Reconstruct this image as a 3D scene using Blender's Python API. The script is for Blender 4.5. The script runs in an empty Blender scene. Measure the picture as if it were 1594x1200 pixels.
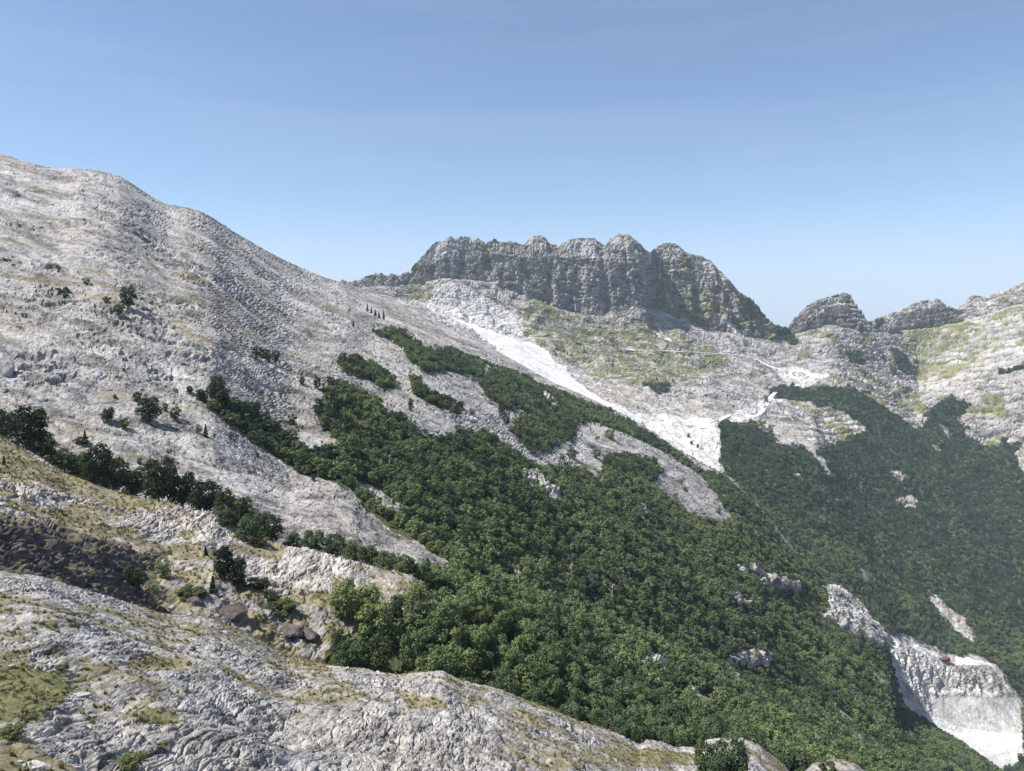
import bpy, bmesh, math, random
import numpy as np
from mathutils import Vector, Matrix

random.seed(7)
RNG = np.random.default_rng(11)
sc = bpy.context.scene
col = sc.collection

# ------------------------------------------------------------------ camera, sky, sun, exposure
F = 1204.0                       # focal length in photo pixels (photo 1594 x 1200)
CX, HY = 797.0, 500.0            # centre column, row of the level line
cam = bpy.data.cameras.new('camera')
cam.sensor_fit = 'HORIZONTAL'
cam.sensor_width = 36.0
cam.lens = 36.0 * F / 1594.0
cam.shift_y = -(600.0 - HY) / 1594.0
cam.clip_start = 0.5
cam.clip_end = 40000.0
camo = bpy.data.objects.new('camera', cam)
camo.rotation_euler = (math.pi / 2, 0, 0)
col.objects.link(camo)
sc.camera = camo

SUN_AZ_VEC = Vector((-0.90, -0.12, 0.0)).normalized()     # horizontal direction towards the sun
SUN_EL = math.radians(55)
sun_dir = Vector((SUN_AZ_VEC.x * math.cos(SUN_EL), SUN_AZ_VEC.y * math.cos(SUN_EL), math.sin(SUN_EL)))
world = bpy.data.worlds.new('World')
sc.world = world
world.use_nodes = True
wn = world.node_tree
wn.nodes.clear()
wo = wn.nodes.new('ShaderNodeOutputWorld')
wb = wn.nodes.new('ShaderNodeBackground')
sky = wn.nodes.new('ShaderNodeTexSky')
sky.sky_type = 'NISHITA'
sky.sun_disc = False
sky.sun_elevation = SUN_EL
sky.sun_rotation = math.atan2(sun_dir.x, sun_dir.y)
sky.altitude = 1500
sky.air_density = 1.0
sky.dust_density = 0.4
sky.ozone_density = 3.0
wb.inputs['Strength'].default_value = 0.072
# thin high veils of cloud, fainter overhead
tc = wn.nodes.new('ShaderNodeTexCoord')
mp = wn.nodes.new('ShaderNodeMapping')
mp.inputs['Scale'].default_value = (1.6, 1.6, 16.0)
mp.inputs['Rotation'].default_value = (math.radians(3), math.radians(-4), 0)
wn.links.new(tc.outputs['Generated'], mp.inputs['Vector'])
vz = wn.nodes.new('ShaderNodeTexNoise')
vz.inputs['Scale'].default_value = 1.3
vz.inputs['Detail'].default_value = 6
vz.inputs['Roughness'].default_value = 0.55
wn.links.new(mp.outputs[0], vz.inputs['Vector'])
vr = wn.nodes.new('ShaderNodeMapRange')
vr.interpolation_type = 'SMOOTHSTEP'
vr.inputs['From Min'].default_value = 0.40
vr.inputs['From Max'].default_value = 0.72
vr.inputs['To Min'].default_value = 0.12
vr.inputs['To Max'].default_value = 0.26
wn.links.new(vz.outputs['Fac'], vr.inputs['Value'])
# the low sky is milky all round
sx_ = wn.nodes.new('ShaderNodeSeparateXYZ')
wn.links.new(tc.outputs['Generated'], sx_.inputs[0])
hr = wn.nodes.new('ShaderNodeMapRange')
hr.interpolation_type = 'SMOOTHSTEP'
hr.inputs['From Min'].default_value = 0.19
hr.inputs['From Max'].default_value = -0.03
hr.inputs['To Max'].default_value = 0.92
wn.links.new(sx_.outputs[2], hr.inputs['Value'])
mxv = wn.nodes.new('ShaderNodeMath')
mxv.operation = 'MAXIMUM'
wn.links.new(vr.outputs[0], mxv.inputs[0])
wn.links.new(hr.outputs[0], mxv.inputs[1])
veil = wn.nodes.new('ShaderNodeMix')
veil.data_type = 'RGBA'
wn.links.new(mxv.outputs[0], veil.inputs[0])
wn.links.new(sky.outputs[0], veil.inputs[6])
veil.inputs[7].default_value = (3.45, 4.1, 5.45, 1)
wn.links.new(veil.outputs[2], wb.inputs[0])
wn.links.new(wb.outputs[0], wo.inputs[0])

sl = bpy.data.lights.new('sun', 'SUN')
sl.energy = 5.0
sl.angle = math.radians(0.53)
sl.color = (1.0, 0.955, 0.89)
so = bpy.data.objects.new('sun', sl)
so.rotation_euler = sun_dir.to_track_quat('Z', 'Y').to_euler()
col.objects.link(so)

sc.view_settings.view_transform = 'Standard'
sc.view_settings.look = 'None'
sc.view_settings.exposure = 1.1
sc.view_settings.gamma = 1.0
sc.view_settings.use_curve_mapping = False
sc.render.engine = 'CYCLES'
sc.cycles.max_bounces = 4
sc.cycles.diffuse_bounces = 2
sc.cycles.volume_bounces = 0
sc.cycles.transparent_max_bounces = 4

# ------------------------------------------------------------------ noise
_perm = np.random.default_rng(5).permutation(256).astype(np.int32)
_perm2 = np.concatenate([_perm, _perm, _perm])
_g = np.random.default_rng(6).normal(size=(256, 3))
_g = (_g / np.linalg.norm(_g, axis=1, keepdims=True)).astype(np.float32)
_r = np.random.default_rng(8).random((256, 6)).astype(np.float32)

def noise3(p):
    """gradient noise, about -1..1"""
    pi = np.floor(p).astype(np.int32)
    pf = (p - pi).astype(np.float32)
    pi &= 255
    w = pf * pf * pf * (pf * (pf * 6 - 15) + 10)
    out = np.zeros(len(p), np.float32)
    for dx in (0, 1):
        hx = _perm2[pi[:, 0] + dx]
        wx = w[:, 0] if dx else 1 - w[:, 0]
        for dy in (0, 1):
            hy = _perm2[hx + pi[:, 1] + dy]
            wy = wx * (w[:, 1] if dy else 1 - w[:, 1])
            for dz in (0, 1):
                h = _perm2[hy + pi[:, 2] + dz]
                g = _g[h]
                d = g[:, 0] * (pf[:, 0] - dx) + g[:, 1] * (pf[:, 1] - dy) + g[:, 2] * (pf[:, 2] - dz)
                out += d * wy * (w[:, 2] if dz else 1 - w[:, 2])
    return out * 1.6

def fbm(p, octs=4, gain=0.5, lac=2.03):
    a, s, o = 1.0, 0.0, np.zeros(len(p), np.float32)
    q = np.array(p, np.float32)
    for i in range(octs):
        o += a * noise3(q)
        s += a
        a *= gain
        q = q * lac + 13.7
    return o / s

def ridged(p, octs=3, gain=0.5):
    a, s, o = 1.0, 0.0, np.zeros(len(p), np.float32)
    q = np.array(p, np.float32)
    for i in range(octs):
        o += a * (1 - np.abs(noise3(q)) * 1.6)
        s += a
        a *= gain
        q = q * 2.1 + 7.3
    return o / s

def facets(x, y, seed=0, tilt=0.9, jitter=0.9):
    """broken-rock relief: every cell a tilted slab at its own height; returns (height, crack 0..1)"""
    ix = np.floor(x).astype(np.int32)
    iy = np.floor(y).astype(np.int32)
    f1 = np.full(len(x), 9.0, np.float32)
    f2 = np.full(len(x), 9.0, np.float32)
    h = np.zeros(len(x), np.float32)
    for dx in (-1, 0, 1):
        for dy in (-1, 0, 1):
            cx = ix + dx
            cy = iy + dy
            k = _perm2[_perm2[(cx + seed * 17) & 255] + (cy & 255)]
            rr = _r[k]
            ox = x - cx - 0.5 - (rr[:, 0] - 0.5) * jitter
            oy = y - cy - 0.5 - (rr[:, 1] - 0.5) * jitter
            d = np.sqrt(ox * ox + oy * oy).astype(np.float32)
            hh = (rr[:, 2] - 0.5) + tilt * ((rr[:, 3] - 0.5) * 2 * ox + (rr[:, 4] - 0.5) * 2 * oy)
            near = d < f1
            f2 = np.where(near, f1, np.minimum(f2, d))
            h = np.where(near, hh, h)
            f1 = np.where(near, d, f1)
    return h.astype(np.float32), np.clip((f2 - f1) * 5, 0, 1)

def cracks(q, w=0.10):
    """a net of narrow clefts: 1 on the cleft, 0 elsewhere"""
    n = np.abs(noise3(np.asarray(q, np.float32)))
    t = np.clip(n / w, 0, 1)
    return 1 - t * t * (3 - 2 * t)

def blur(A, k):
    for ax_ in (0, 1):
        c = np.cumsum(np.pad(A, [(k + 1, k) if a == ax_ else (0, 0) for a in (0, 1)], mode='edge'), axis=ax_)
        n = A.shape[ax_]
        A = (np.take(c, np.arange(2 * k + 1, 2 * k + 1 + n), ax_) - np.take(c, np.arange(0, n), ax_)) / (2 * k + 1)
    return A

def smooth(x, a, b):
    t = np.clip((x - a) / (b - a), 0, 1)
    return t * t * (3 - 2 * t)

# ------------------------------------------------------------------ terrain: ridge and valley lines
# every line is a list of (column, row, distance); rows and distances give real heights
U_MIN, U_MAX = -260.0, 1860.0
L = {}
L['foot'] = [(-300, 1280, 27), (0, 1270, 27), (400, 1262, 33), (800, 1262, 43), (1200, 1300, 62), (1420, 1360, 75), (1900, 1700, 80)]
L['front'] = [(-300, 845, 74), (0, 888, 76), (70, 897, 80), (150, 922, 86), (250, 953, 95), (330, 962, 102), (390, 985, 108), (450, 1025, 110),
              (500, 1032, 110), (560, 1039, 106), (620, 1050, 103), (665, 1045, 101), (690, 1044, 100), (720, 1060, 101), (770, 1069, 102),
              (830, 1093, 104), (900, 1119, 106), (960, 1138, 108), (995, 1156, 109), (1005, 1148, 110), (1030, 1152, 111), (1050, 1161, 112), (1090, 1160, 112), (1100, 1150, 113), (1150, 1146, 113),
              (1180, 1157, 114), (1215, 1185, 115), (1235, 1204, 116), (1252, 1200, 128), (1265, 1188, 130), (1300, 1180, 130), (1330, 1187, 130), (1352, 1204, 130), (1400, 1240, 128), (1900, 1500, 120)]
L['gully'] = [(-300, 860, 84), (0, 905, 88), (150, 945, 98), (250, 975, 107), (330, 966, 112), (390, 986, 115), (450, 1022, 116), (510, 1034, 117), (560, 1055, 117),
              (640, 1075, 118), (700, 1085, 118), (900, 1155, 124), (1100, 1200, 130), (1250, 1240, 140), (1900, 1560, 140)]
L['knoll'] = [(-300, 590, 175), (0, 682, 172), (60, 709, 170), (100, 735, 168), (160, 757, 167), (200, 771, 166), (270, 784, 165), (330, 798, 163), (380, 826, 161), (430, 844, 160), (480, 852, 158),
              (560, 874, 156), (600, 886, 156), (640, 895, 156), (690, 929, 160), (720, 935, 163), (800, 962, 180), (900, 1000, 205), (1000, 1040, 225), (1100, 1090, 240),
              (1250, 1160, 260), (1400, 1240, 280), (1900, 1500, 300)]
L['dip'] = [(-300, 592, 200), (0, 690, 196), (100, 742, 190), (200, 780, 186), (330, 808, 180), (430, 855, 178), (480, 866, 176), (560, 886, 175), (690, 936, 180),
            (800, 965, 205), (900, 1000, 232), (1100, 1088, 275), (1250, 1158, 300), (1400, 1236, 315), (1900, 1480, 330)]
L['hump'] = [(-300, 500, 240), (0, 628, 230), (100, 660, 225), (200, 690, 222), (330, 735, 222), (400, 745, 226), (450, 759, 230), (480, 757, 232), (530, 762, 234), (552, 772, 234), (565, 792, 232), (600, 822, 226),
             (650, 848, 222), (700, 876, 226), (760, 900, 245), (900, 955, 300), (1100, 1035, 370), (1250, 1105, 420), (1400, 1180, 450), (1900, 1400, 470)]
L['back'] = [(-300, 495, 252), (0, 622, 242), (200, 683, 234), (330, 727, 232), (400, 745, 250), (450, 766, 258), (530, 775, 262), (565, 800, 262), (600, 828, 256),
             (650, 852, 250), (700, 874, 250), (760, 896, 262), (900, 948, 316), (1100, 1028, 388), (1250, 1098, 440), (1400, 1172, 470), (1900, 1380, 490)]
L['spur'] = [(-300, 150, 640), (-60, 225, 690), (0, 239, 700), (15, 242, 702), (30, 248, 705), (70, 258, 715), (90, 262, 720), (125, 262, 730), (160, 266, 740), (185, 273, 750), (210, 288, 765), (240, 308, 785), (260, 318, 800), (290, 322, 820),
             (312, 328, 840), (335, 341, 860), (360, 358, 890), (400, 381, 930), (440, 403, 980), (470, 417, 1020), (510, 433, 1060), (540, 441, 1090), (575, 455, 1120), (610, 468, 1130), (650, 484, 1130),
             (700, 512, 1120), (760, 540, 1100), (800, 562, 1080), (850, 590, 1050), (900, 611, 1020), (950, 634, 990), (1000, 662, 960), (1050, 697, 935), (1100, 725, 915), (1140, 744, 900), (1180, 785, 885), (1230, 845, 868),
             (1280, 905, 855), (1310, 925, 845), (1340, 950, 835), (1378, 996, 822), (1390, 1050, 815), (1400, 1095, 810), (1430, 1116, 805), (1500, 1156, 795), (1560, 1202, 785), (1700, 1290, 770), (1900, 1400, 750)]
L['behind'] = [(-300, 420, 850), (400, 480, 1250), (540, 470, 1400), (600, 482, 1420), (700, 526, 1400), (800, 575, 1350), (900, 624, 1280), (1000, 675, 1210), (1100, 738, 1140),
               (1180, 800, 1080), (1280, 925, 1000), (1350, 975, 970), (1390, 1085, 930), (1440, 1136, 915), (1500, 1172, 905), (1600, 1245, 890), (1900, 1420, 870)]
L['wallfoot'] = [(-300, 415, 900), (400, 475, 1300), (540, 462, 1500), (600, 470, 1560), (700, 515, 1540), (800, 560, 1480), (900, 612, 1400), (1000, 665, 1300), (1100, 725, 1200),
                 (1180, 785, 1140), (1280, 900, 1040), (1350, 960, 1000), (1385, 1070, 985), (1420, 1105, 985), (1450, 1130, 985), (1500, 1142, 985), (1550, 1147, 985), (1594, 1148, 985), (1700, 1160, 985), (1900, 1300, 985)]
L['walltop'] = [(-300, 410, 950), (400, 470, 1350), (540, 458, 1560), (600, 462, 1660), (700, 505, 1640), (800, 548, 1590), (900, 600, 1500), (1000, 652, 1400), (1100, 705, 1290),
                (1180, 760, 1230), (1280, 870, 1100), (1350, 945, 1050), (1380, 985, 1035), (1400, 998, 1030), (1420, 1008, 1030), (1445, 1022, 1036), (1475, 1034, 1042), (1520, 1036, 1050), (1545, 1050, 1050), (1575, 1080, 1046), (1594, 1094, 1042), (1650, 1120, 1035), (1900, 1260, 1030)]
L['shelf'] = [(-300, 408, 960), (400, 468, 1360), (540, 457, 1580), (600, 461, 1690), (700, 503, 1670), (800, 545, 1630), (900, 596, 1530), (1000, 646, 1430), (1100, 698, 1320),
              (1180, 750, 1260), (1280, 858, 1130), (1350, 930, 1080), (1380, 972, 1060), (1420, 1000, 1064), (1445, 1014, 1072), (1475, 1026, 1080), (1520, 1029, 1082), (1545, 1036, 1084), (1575, 1045, 1084), (1594, 1052, 1084), (1650, 1080, 1080), (1900, 1230, 1060)]
L['second'] = [(-300, 400, 1100), (400, 460, 1500), (540, 452, 1800), (600, 458, 1900), (700, 498, 1880), (800, 528, 1850), (900, 575, 1800), (1000, 610, 1700), (1100, 640, 1620),
               (1180, 652, 1600), (1230, 668, 1560), (1270, 692, 1520), (1310, 750, 1470), (1350, 800, 1420), (1410, 845, 1370), (1450, 872, 1330), (1500, 902, 1290), (1560, 945, 1250), (1600, 985, 1220), (1900, 1150, 1150)]
L['ravine'] = [(-300, 400, 1150), (540, 451, 1840), (600, 457, 1930), (700, 497, 1910), (800, 526, 1880), (900, 572, 1830), (1000, 607, 1740), (1100, 637, 1660), (1180, 650, 1650),
               (1230, 667, 1610), (1270, 691, 1570), (1310, 754, 1540), (1350, 810, 1500), (1410, 862, 1450), (1500, 925, 1380), (1600, 1005, 1330), (1900, 1170, 1250)]
L['treeline'] = [(-300, 380, 1500), (540, 448, 1960), (600, 452, 2030), (640, 468, 2020), (700, 478, 2010), (800, 500, 1990), (900, 530, 1980), (1000, 560, 1960), (1100, 580, 1940), (1200, 610, 1900), (1300, 603, 1900),
                 (1340, 612, 1880), (1380, 636, 1850), (1420, 662, 1820), (1450, 676, 1800), (1490, 706, 1740), (1540, 732, 1690), (1600, 748, 1640), (1900, 800, 1500)]
L['rightfoot'] = [(-300, 380, 1520), (540, 447, 1980), (640, 467, 2035), (900, 528, 1995), (1100, 578, 1955), (1200, 608, 1915), (1300, 601, 1915), (1380, 634, 1870), (1420, 655, 1850), (1436, 648, 1860),
                  (1460, 668, 1850), (1490, 700, 1800), (1540, 728, 1750), (1600, 745, 1700), (1900, 795, 1560)]
L['midright'] = [(-300, 370, 1700), (540, 446, 2000), (640, 460, 2050), (700, 466, 2060), (800, 480, 2060), (900, 508, 2060), (1000, 520, 2070), (1100, 545, 2060), (1200, 570, 2050), (1300, 560, 2080),
                 (1380, 585, 2100), (1430, 600, 2120), (1480, 580, 2080), (1540, 560, 2040), (1600, 540, 2000), (1900, 500, 1900)]
L['cliffbase'] = [(-300, 360, 1900), (540, 446, 2050), (600, 447, 2080), (640, 440, 2100), (670, 437, 2110), (700, 433, 2120), (750, 437, 2120), (800, 453, 2120), (860, 478, 2120), (900, 488, 2120), (940, 490, 2120), (990, 474, 2125), (1010, 480, 2130), (1018, 480, 2200),
                  (1060, 496, 2190), (1100, 512, 2180), (1150, 520, 2180), (1200, 530, 2190), (1230, 522, 2260), (1290, 505, 2280), (1350, 518, 2290), (1400, 515, 2350), (1450, 510, 2380), (1500, 500, 2380), (1600, 470, 2350), (1900, 430, 2300)]
L['brow'] = [(-300, 355, 1930), (540, 444, 2080), (585, 432, 2110), (640, 424, 2130), (660, 408, 2140), (700, 390, 2150), (750, 393, 2155), (800, 398, 2155), (850, 398, 2155), (880, 400, 2150), (940, 400, 2150), (965, 392, 2145), (990, 400, 2140), (1010, 415, 2150), (1018, 412, 2235),
             (1040, 398, 2240), (1070, 410, 2240), (1120, 440, 2235), (1150, 470, 2225), (1200, 512, 2220), (1230, 510, 2290), (1260, 485, 2310), (1290, 474, 2320), (1320, 474, 2320), (1350, 506, 2310), (1375, 502, 2380), (1430, 480, 2420), (1470, 478, 2420), (1500, 482, 2440), (1540, 472, 2440), (1600, 448, 2420), (1900, 380, 2350)]
L['skyline'] = [(-300, 350, 1950), (500, 452, 2080), (540, 442, 2100), (560, 438, 2110), (572, 430, 2115), (585, 425, 2120), (598, 427, 2122), (604, 433, 2125), (615, 428, 2128), (628, 430, 2130), (637, 433, 2135), (640, 416, 2140), (650, 407, 2150), (660, 398, 2155), (670, 384, 2160),
                (680, 377, 2170), (692, 374, 2175), (700, 369, 2180), (712, 369, 2182), (725, 367, 2185), (735, 373, 2188), (745, 372, 2190), (760, 377, 2190), (770, 373, 2190), (785, 374, 2190), (800, 378, 2190), (815, 381, 2190), (822, 373, 2190), (830, 368, 2190), (840, 366, 2190),
                (850, 371, 2190), (855, 379, 2190), (868, 382, 2190), (878, 377, 2188), (890, 372, 2186), (905, 370, 2185), (925, 371, 2183), (936, 378, 2182), (943, 382, 2180), (950, 371, 2178), (965, 364, 2175), (978, 365, 2172), (988, 372, 2170), (1000, 382, 2168), (1011, 393, 2168), (1018, 387, 2262), (1025, 382, 2264),
                (1035, 377, 2265), (1048, 378, 2266), (1060, 385, 2266), (1068, 393, 2266), (1090, 398, 2265), (1105, 405, 2262), (1120, 420, 2260), (1135, 436, 2255), (1150, 454, 2250), (1165, 463, 2248), (1180, 480, 2245), (1192, 497, 2242), (1210, 508, 2240), (1226, 512, 2280), (1231, 502, 2310), (1238, 494, 2315), (1250, 482, 2325), (1265, 469, 2335),
                (1285, 464, 2340), (1302, 459, 2345), (1318, 456, 2345), (1324, 461, 2345), (1330, 472, 2345), (1338, 482, 2340), (1347, 493, 2335), (1351, 503, 2330), (1358, 500, 2400), (1375, 492, 2420), (1400, 484, 2440), (1425, 472, 2450), (1440, 468, 2455), (1452, 469, 2455), (1460, 465, 2455), (1467, 471, 2455), (1475, 478, 2455), (1488, 482, 2470), (1500, 473, 2480),
                (1509, 461, 2480), (1520, 460, 2480), (1536, 462, 2480), (1550, 456, 2480), (1565, 451, 2480), (1575, 448, 2480), (1600, 436, 2480), (1700, 395, 2450), (1900, 330, 2400)]

th_max = math.atan(0.705)
NC = 860
s_in = np.linspace(-0.705, 0.705, NC)
side = []
a, st = th_max, 0.004
while a + st < math.pi - 0.02:
    a += st
    st *= 1.10
    side.append(a)
side.append(math.pi)
side = np.array(side)
theta = np.concatenate([-side[::-1], np.arctan(s_in), side])
U = np.where(np.abs(theta) < 1.3, CX + F * np.tan(np.clip(theta, -1.3, 1.3)), np.sign(theta) * 5000)
UC = np.clip(U, U_MIN, U_MAX)
NCOL = len(theta)
th_c = np.arctan((UC - CX) / F)
back_f = smooth(np.abs(theta), 0.9, 2.4)          # towards the slope behind the viewer

def line_rz(name, soften=1.5):
    pts = L[name]
    us = [p[0] for p in pts]
    v = np.interp(UC, us, [p[1] for p in pts])
    y = np.exp(np.interp(UC, us, [math.log(p[2]) for p in pts]))
    if soften:
        k = np.exp(-0.5 * (np.arange(-6, 7) / soften) ** 2)
        k /= k.sum()
        pv = np.pad(v, 6, mode='edge')
        py = np.pad(y, 6, mode='edge')
        v = np.convolve(pv, k, 'valid')
        y = np.convolve(py, k, 'valid')
    z = (HY - v) / F * y
    r = y / np.cos(th_c)
    # behind the viewer the lines settle to a slope that climbs gently
    z = z * (1 - back_f) + back_f * (-2.0 + 0.10 * np.minimum(r, 900) * np.where(theta < 0, 1.0, -1.3))
    return r, z

# (object, [(from line, to line, rows)])
ORDER = ['foot', 'front', 'gully', 'knoll', 'dip', 'hump', 'back', 'spur', 'behind', 'wallfoot', 'walltop', 'shelf', 'second', 'ravine',
         'treeline', 'rightfoot', 'midright', 'cliffbase', 'brow', 'skyline']
ROWS = {'foot': 8, 'front': 300, 'gully': 6, 'knoll': 165, 'dip': 7, 'hump': 105, 'back': 10, 'spur': 330, 'behind': 8, 'wallfoot': 16, 'walltop': 100,
        'shelf': 14, 'second': 130, 'ravine': 6, 'treeline': 100, 'rightfoot': 8, 'midright': 90, 'cliffbase': 70, 'brow': 80, 'skyline': 26}
GROUPS = [('rocky_ground', ['foot', 'front', 'gully']), ('hill', ['knoll', 'dip']), ('mountain_slope', ['hump', 'back', 'spur', 'behind']),
          ('valley_ground', ['wallfoot', 'walltop', 'shelf', 'second', 'ravine']), ('mountain', ['treeline', 'rightfoot', 'midright', 'cliffbase', 'brow', 'skyline', 'far1', 'far2'])]
SOFT = {'skyline': 0.0, 'spur': 0.8, 'front': 0.8, 'brow': 0.8}
RZ = {n: line_rz(n, SOFT.get(n, 1.5)) for n in ORDER}
r0 = np.full(NCOL, 1.6)
RZ['under'] = (r0, np.full(NCOL, -1.7))
rs, zs = RZ['skyline']
RZ['far1'] = (rs * 1.25, zs * 0 - 420.0)
RZ['far2'] = (np.full(NCOL, 5200.0), zs * 0 - 700.0)
ROWS['far1'] = 5
ROWS['far2'] = 3
SEQ = ['under'] + ORDER + ['far1', 'far2']

def strip(a, b, n, first):
    r0, z0 = RZ[a]
    r1, z1 = RZ[b]
    t = np.linspace(0, 1, n + 1)[:, None]
    if not first:
        t = t[1:]
    r = 1 / ((1 - t) / r0 + t / r1)
    z = z0 + (z1 - z0) * (r - r0) / (r1 - r0)
    return r, z, np.repeat(t, NCOL, 1)

base = {}
for gname, lines in GROUPS:
    R, Z, T, S = [], [], [], []
    for i, b in enumerate(lines):
        a = SEQ[SEQ.index(b) - 1]
        r, z, t = strip(a, b, ROWS[b], i == 0)
        R.append(r); Z.append(z); T.append(t); S.append(np.full(r.shape, SEQ.index(b)))
    R = np.concatenate(R); Z = np.concatenate(Z); T = np.concatenate(T); S = np.concatenate(S)
    P = np.stack([R * np.sin(theta), R * np.cos(theta), Z], -1)
    base[gname] = (P, T, S)

def grid_normals(P):
    du = np.gradient(P, axis=1)
    dv = np.gradient(P, axis=0)
    n = np.cross(du, dv)
    n /= np.linalg.norm(n, axis=-1, keepdims=True) + 1e-9
    n[n[..., 2] < 0] *= -1
    return n

def proj(P):
    y = np.maximum(P[..., 1], 0.5)
    return CX + F * P[..., 0] / y, HY - F * P[..., 2] / y

def inside(u, v, poly):
    poly = np.asarray(poly, float)
    x0, y0 = poly.min(0)
    x1, y1 = poly.max(0)
    res = np.zeros(u.shape, bool)
    m = (u >= x0) & (u <= x1) & (v >= y0) & (v <= y1)
    if not m.any():
        return res
    uu, vv = u[m], v[m]
    c = np.zeros(uu.shape, bool)
    n = len(poly)
    for i in range(n):
        ax, ay = poly[i]
        bx, by = poly[(i + 1) % n]
        if ay == by:
            continue
        k = ((ay > vv) != (by > vv)) & (uu < (bx - ax) * (vv - ay) / (by - ay) + ax)
        c ^= k
    res[m] = c
    return res

def any_in(u, v, polys):
    r = np.zeros(u.shape, bool)
    for p in polys:
        r |= inside(u, v, p)
    return r

# ------------------------------------------------------------------ what covers the ground where (outlines carried onto the slopes)
FOREST_NEAR = [
    [(576, 512), (600, 518), (625, 522), (645, 535), (670, 545), (700, 552), (740, 560), (770, 572), (800, 580), (830, 596), (860, 606), (900, 622), (950, 645), (1000, 672), (1050, 706), (1100, 735), (1140, 755),
     (1180, 795), (1230, 855), (1280, 915), (1340, 960), (1378, 1004), (1390, 1055), (1400, 1100), (1500, 1165), (1700, 1330), (1100, 1330), (1140, 812), (1135, 798), (1100, 757), (1096, 748), (1071, 726), (1026, 702),
     (1001, 687), (976, 677), (951, 669), (926, 662), (898, 662), (893, 686), (871, 690), (866, 660), (863, 694), (855, 706), (830, 699), (795, 669), (806, 655), (825, 651), (805, 636), (800, 622), (793, 645),
     (770, 625), (765, 618), (743, 600), (738, 586), (720, 583), (700, 582), (680, 580), (660, 578), (640, 560), (628, 546), (610, 530), (590, 522)],
    [(300, 606), (318, 618), (345, 615), (372, 640), (405, 660), (440, 685), (470, 705), (500, 712), (530, 703), (545, 690), (565, 672), (600, 657), (630, 662), (660, 682), (690, 690), (700, 684), (733, 677), (763, 684),
     (783, 704), (800, 704), (830, 724), (850, 724), (875, 728), (900, 729), (926, 745), (938, 745), (941, 714), (963, 711), (1001, 716), (1033, 737), (1016, 750), (1033, 773), (1056, 786), (1071, 803), (1089, 813),
     (1140, 815), (1200, 850), (1300, 1330), (500, 1330), (640, 900), (690, 868), (690, 876), (650, 846), (600, 818), (566, 788), (553, 768), (540, 758), (500, 748), (470, 742), (440, 722), (405, 690), (390, 680), (350, 640), (318, 620)],
    [(527, 553), (545, 560), (565, 562), (600, 575), (612, 600), (585, 596), (555, 580), (530, 572)],
    [(522, 602), (540, 602), (560, 612), (585, 640), (600, 657), (560, 668), (530, 692), (510, 670), (499, 640), (502, 617)],
    [(635, 590), (655, 592), (672, 616), (690, 620), (720, 638), (700, 642), (670, 627), (650, 614)],
]
ROCK_NEAR = [
    [(548, 750), (575, 755), (610, 775), (635, 793), (622, 800), (585, 783), (556, 768)], [(805, 728), (828, 732), (848, 750), (872, 772), (876, 792), (855, 794), (836, 772), (815, 758)], [(983, 1040), (1000, 1022), (1030, 1030), (1034, 1050), (1010, 1056), (990, 1052)],
    [(900, 1012), (918, 1018), (945, 1014), (948, 1028), (920, 1030)], [(1122, 1026), (1150, 1012), (1190, 1022), (1192, 1042), (1160, 1040), (1130, 1038)], [(1145, 874), (1172, 880), (1205, 895), (1242, 908), (1248, 924), (1215, 918), (1190, 910), (1172, 892), (1150, 890)],
    [(1048, 1050), (1066, 1054), (1090, 1085), (1106, 1095), (1124, 1130), (1112, 1140), (1095, 1112), (1078, 1095), (1060, 1070)], [(1128, 914), (1145, 918), (1176, 944), (1165, 950), (1140, 938)], [(1276, 916), (1312, 914), (1335, 938), (1352, 968), (1384, 1000), (1368, 1012), (1330, 992), (1300, 975), (1286, 960)],
    [(1340, 940), (1365, 950), (1380, 990), (1372, 1000), (1352, 965)], [(760, 600), (775, 606), (762, 612)], [(833, 613), (850, 624), (871, 642), (862, 645), (846, 634), (835, 624)], [(745, 575), (765, 580), (768, 592), (752, 590)],
    [(985, 785), (1005, 788), (1012, 806), (996, 806)], [(930, 745), (948, 752), (952, 762), (936, 758)], [(1145, 700), (1160, 712), (1150, 714)], [(945, 640), (968, 648), (955, 652)], [(752, 690), (764, 700), (756, 702)], [(1255, 818), (1270, 824), (1260, 830)],
    [(1095, 865), (1110, 868), (1105, 876)], [(1000, 890), (1012, 896), (1004, 902)], [(690, 884), (735, 894), (725, 898)], [(560, 862), (700, 880), (690, 868), (640, 848)],
]
FOREST_HILL = [[(612, 968), (650, 962), (690, 952), (705, 948), (740, 955), (800, 972), (900, 1010), (1000, 1048), (1100, 1098), (1300, 1190), (1500, 1290), (1500, 1420), (600, 1420), (500, 1090), (505, 1022), (530, 1005), (560, 992), (600, 992), (650, 998), (690, 1000), (690, 985), (650, 985), (625, 980)],
               [(640, 905), (690, 930), (740, 945), (800, 968), (900, 1004), (1100, 1094), (1100, 1130), (700, 1000)]]
OPEN_HILL = [[(692, 978), (735, 985), (790, 1003), (812, 1016), (790, 1018), (735, 1005), (705, 1000)], [(845, 1008), (905, 1010), (948, 1014), (945, 1030), (905, 1028), (860, 1024)], [(1048, 1050), (1066, 1054), (1090, 1085), (1106, 1095), (1124, 1130), (1112, 1140), (1095, 1112), (1078, 1095), (1060, 1070)],
             [(983, 1040), (1000, 1022), (1030, 1030), (1034, 1050), (1010, 1056), (990, 1052)], [(500, 900), (690, 930), (690, 945), (600, 958), (610, 985), (640, 992), (600, 985), (560, 985), (500, 1000)]]
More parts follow.
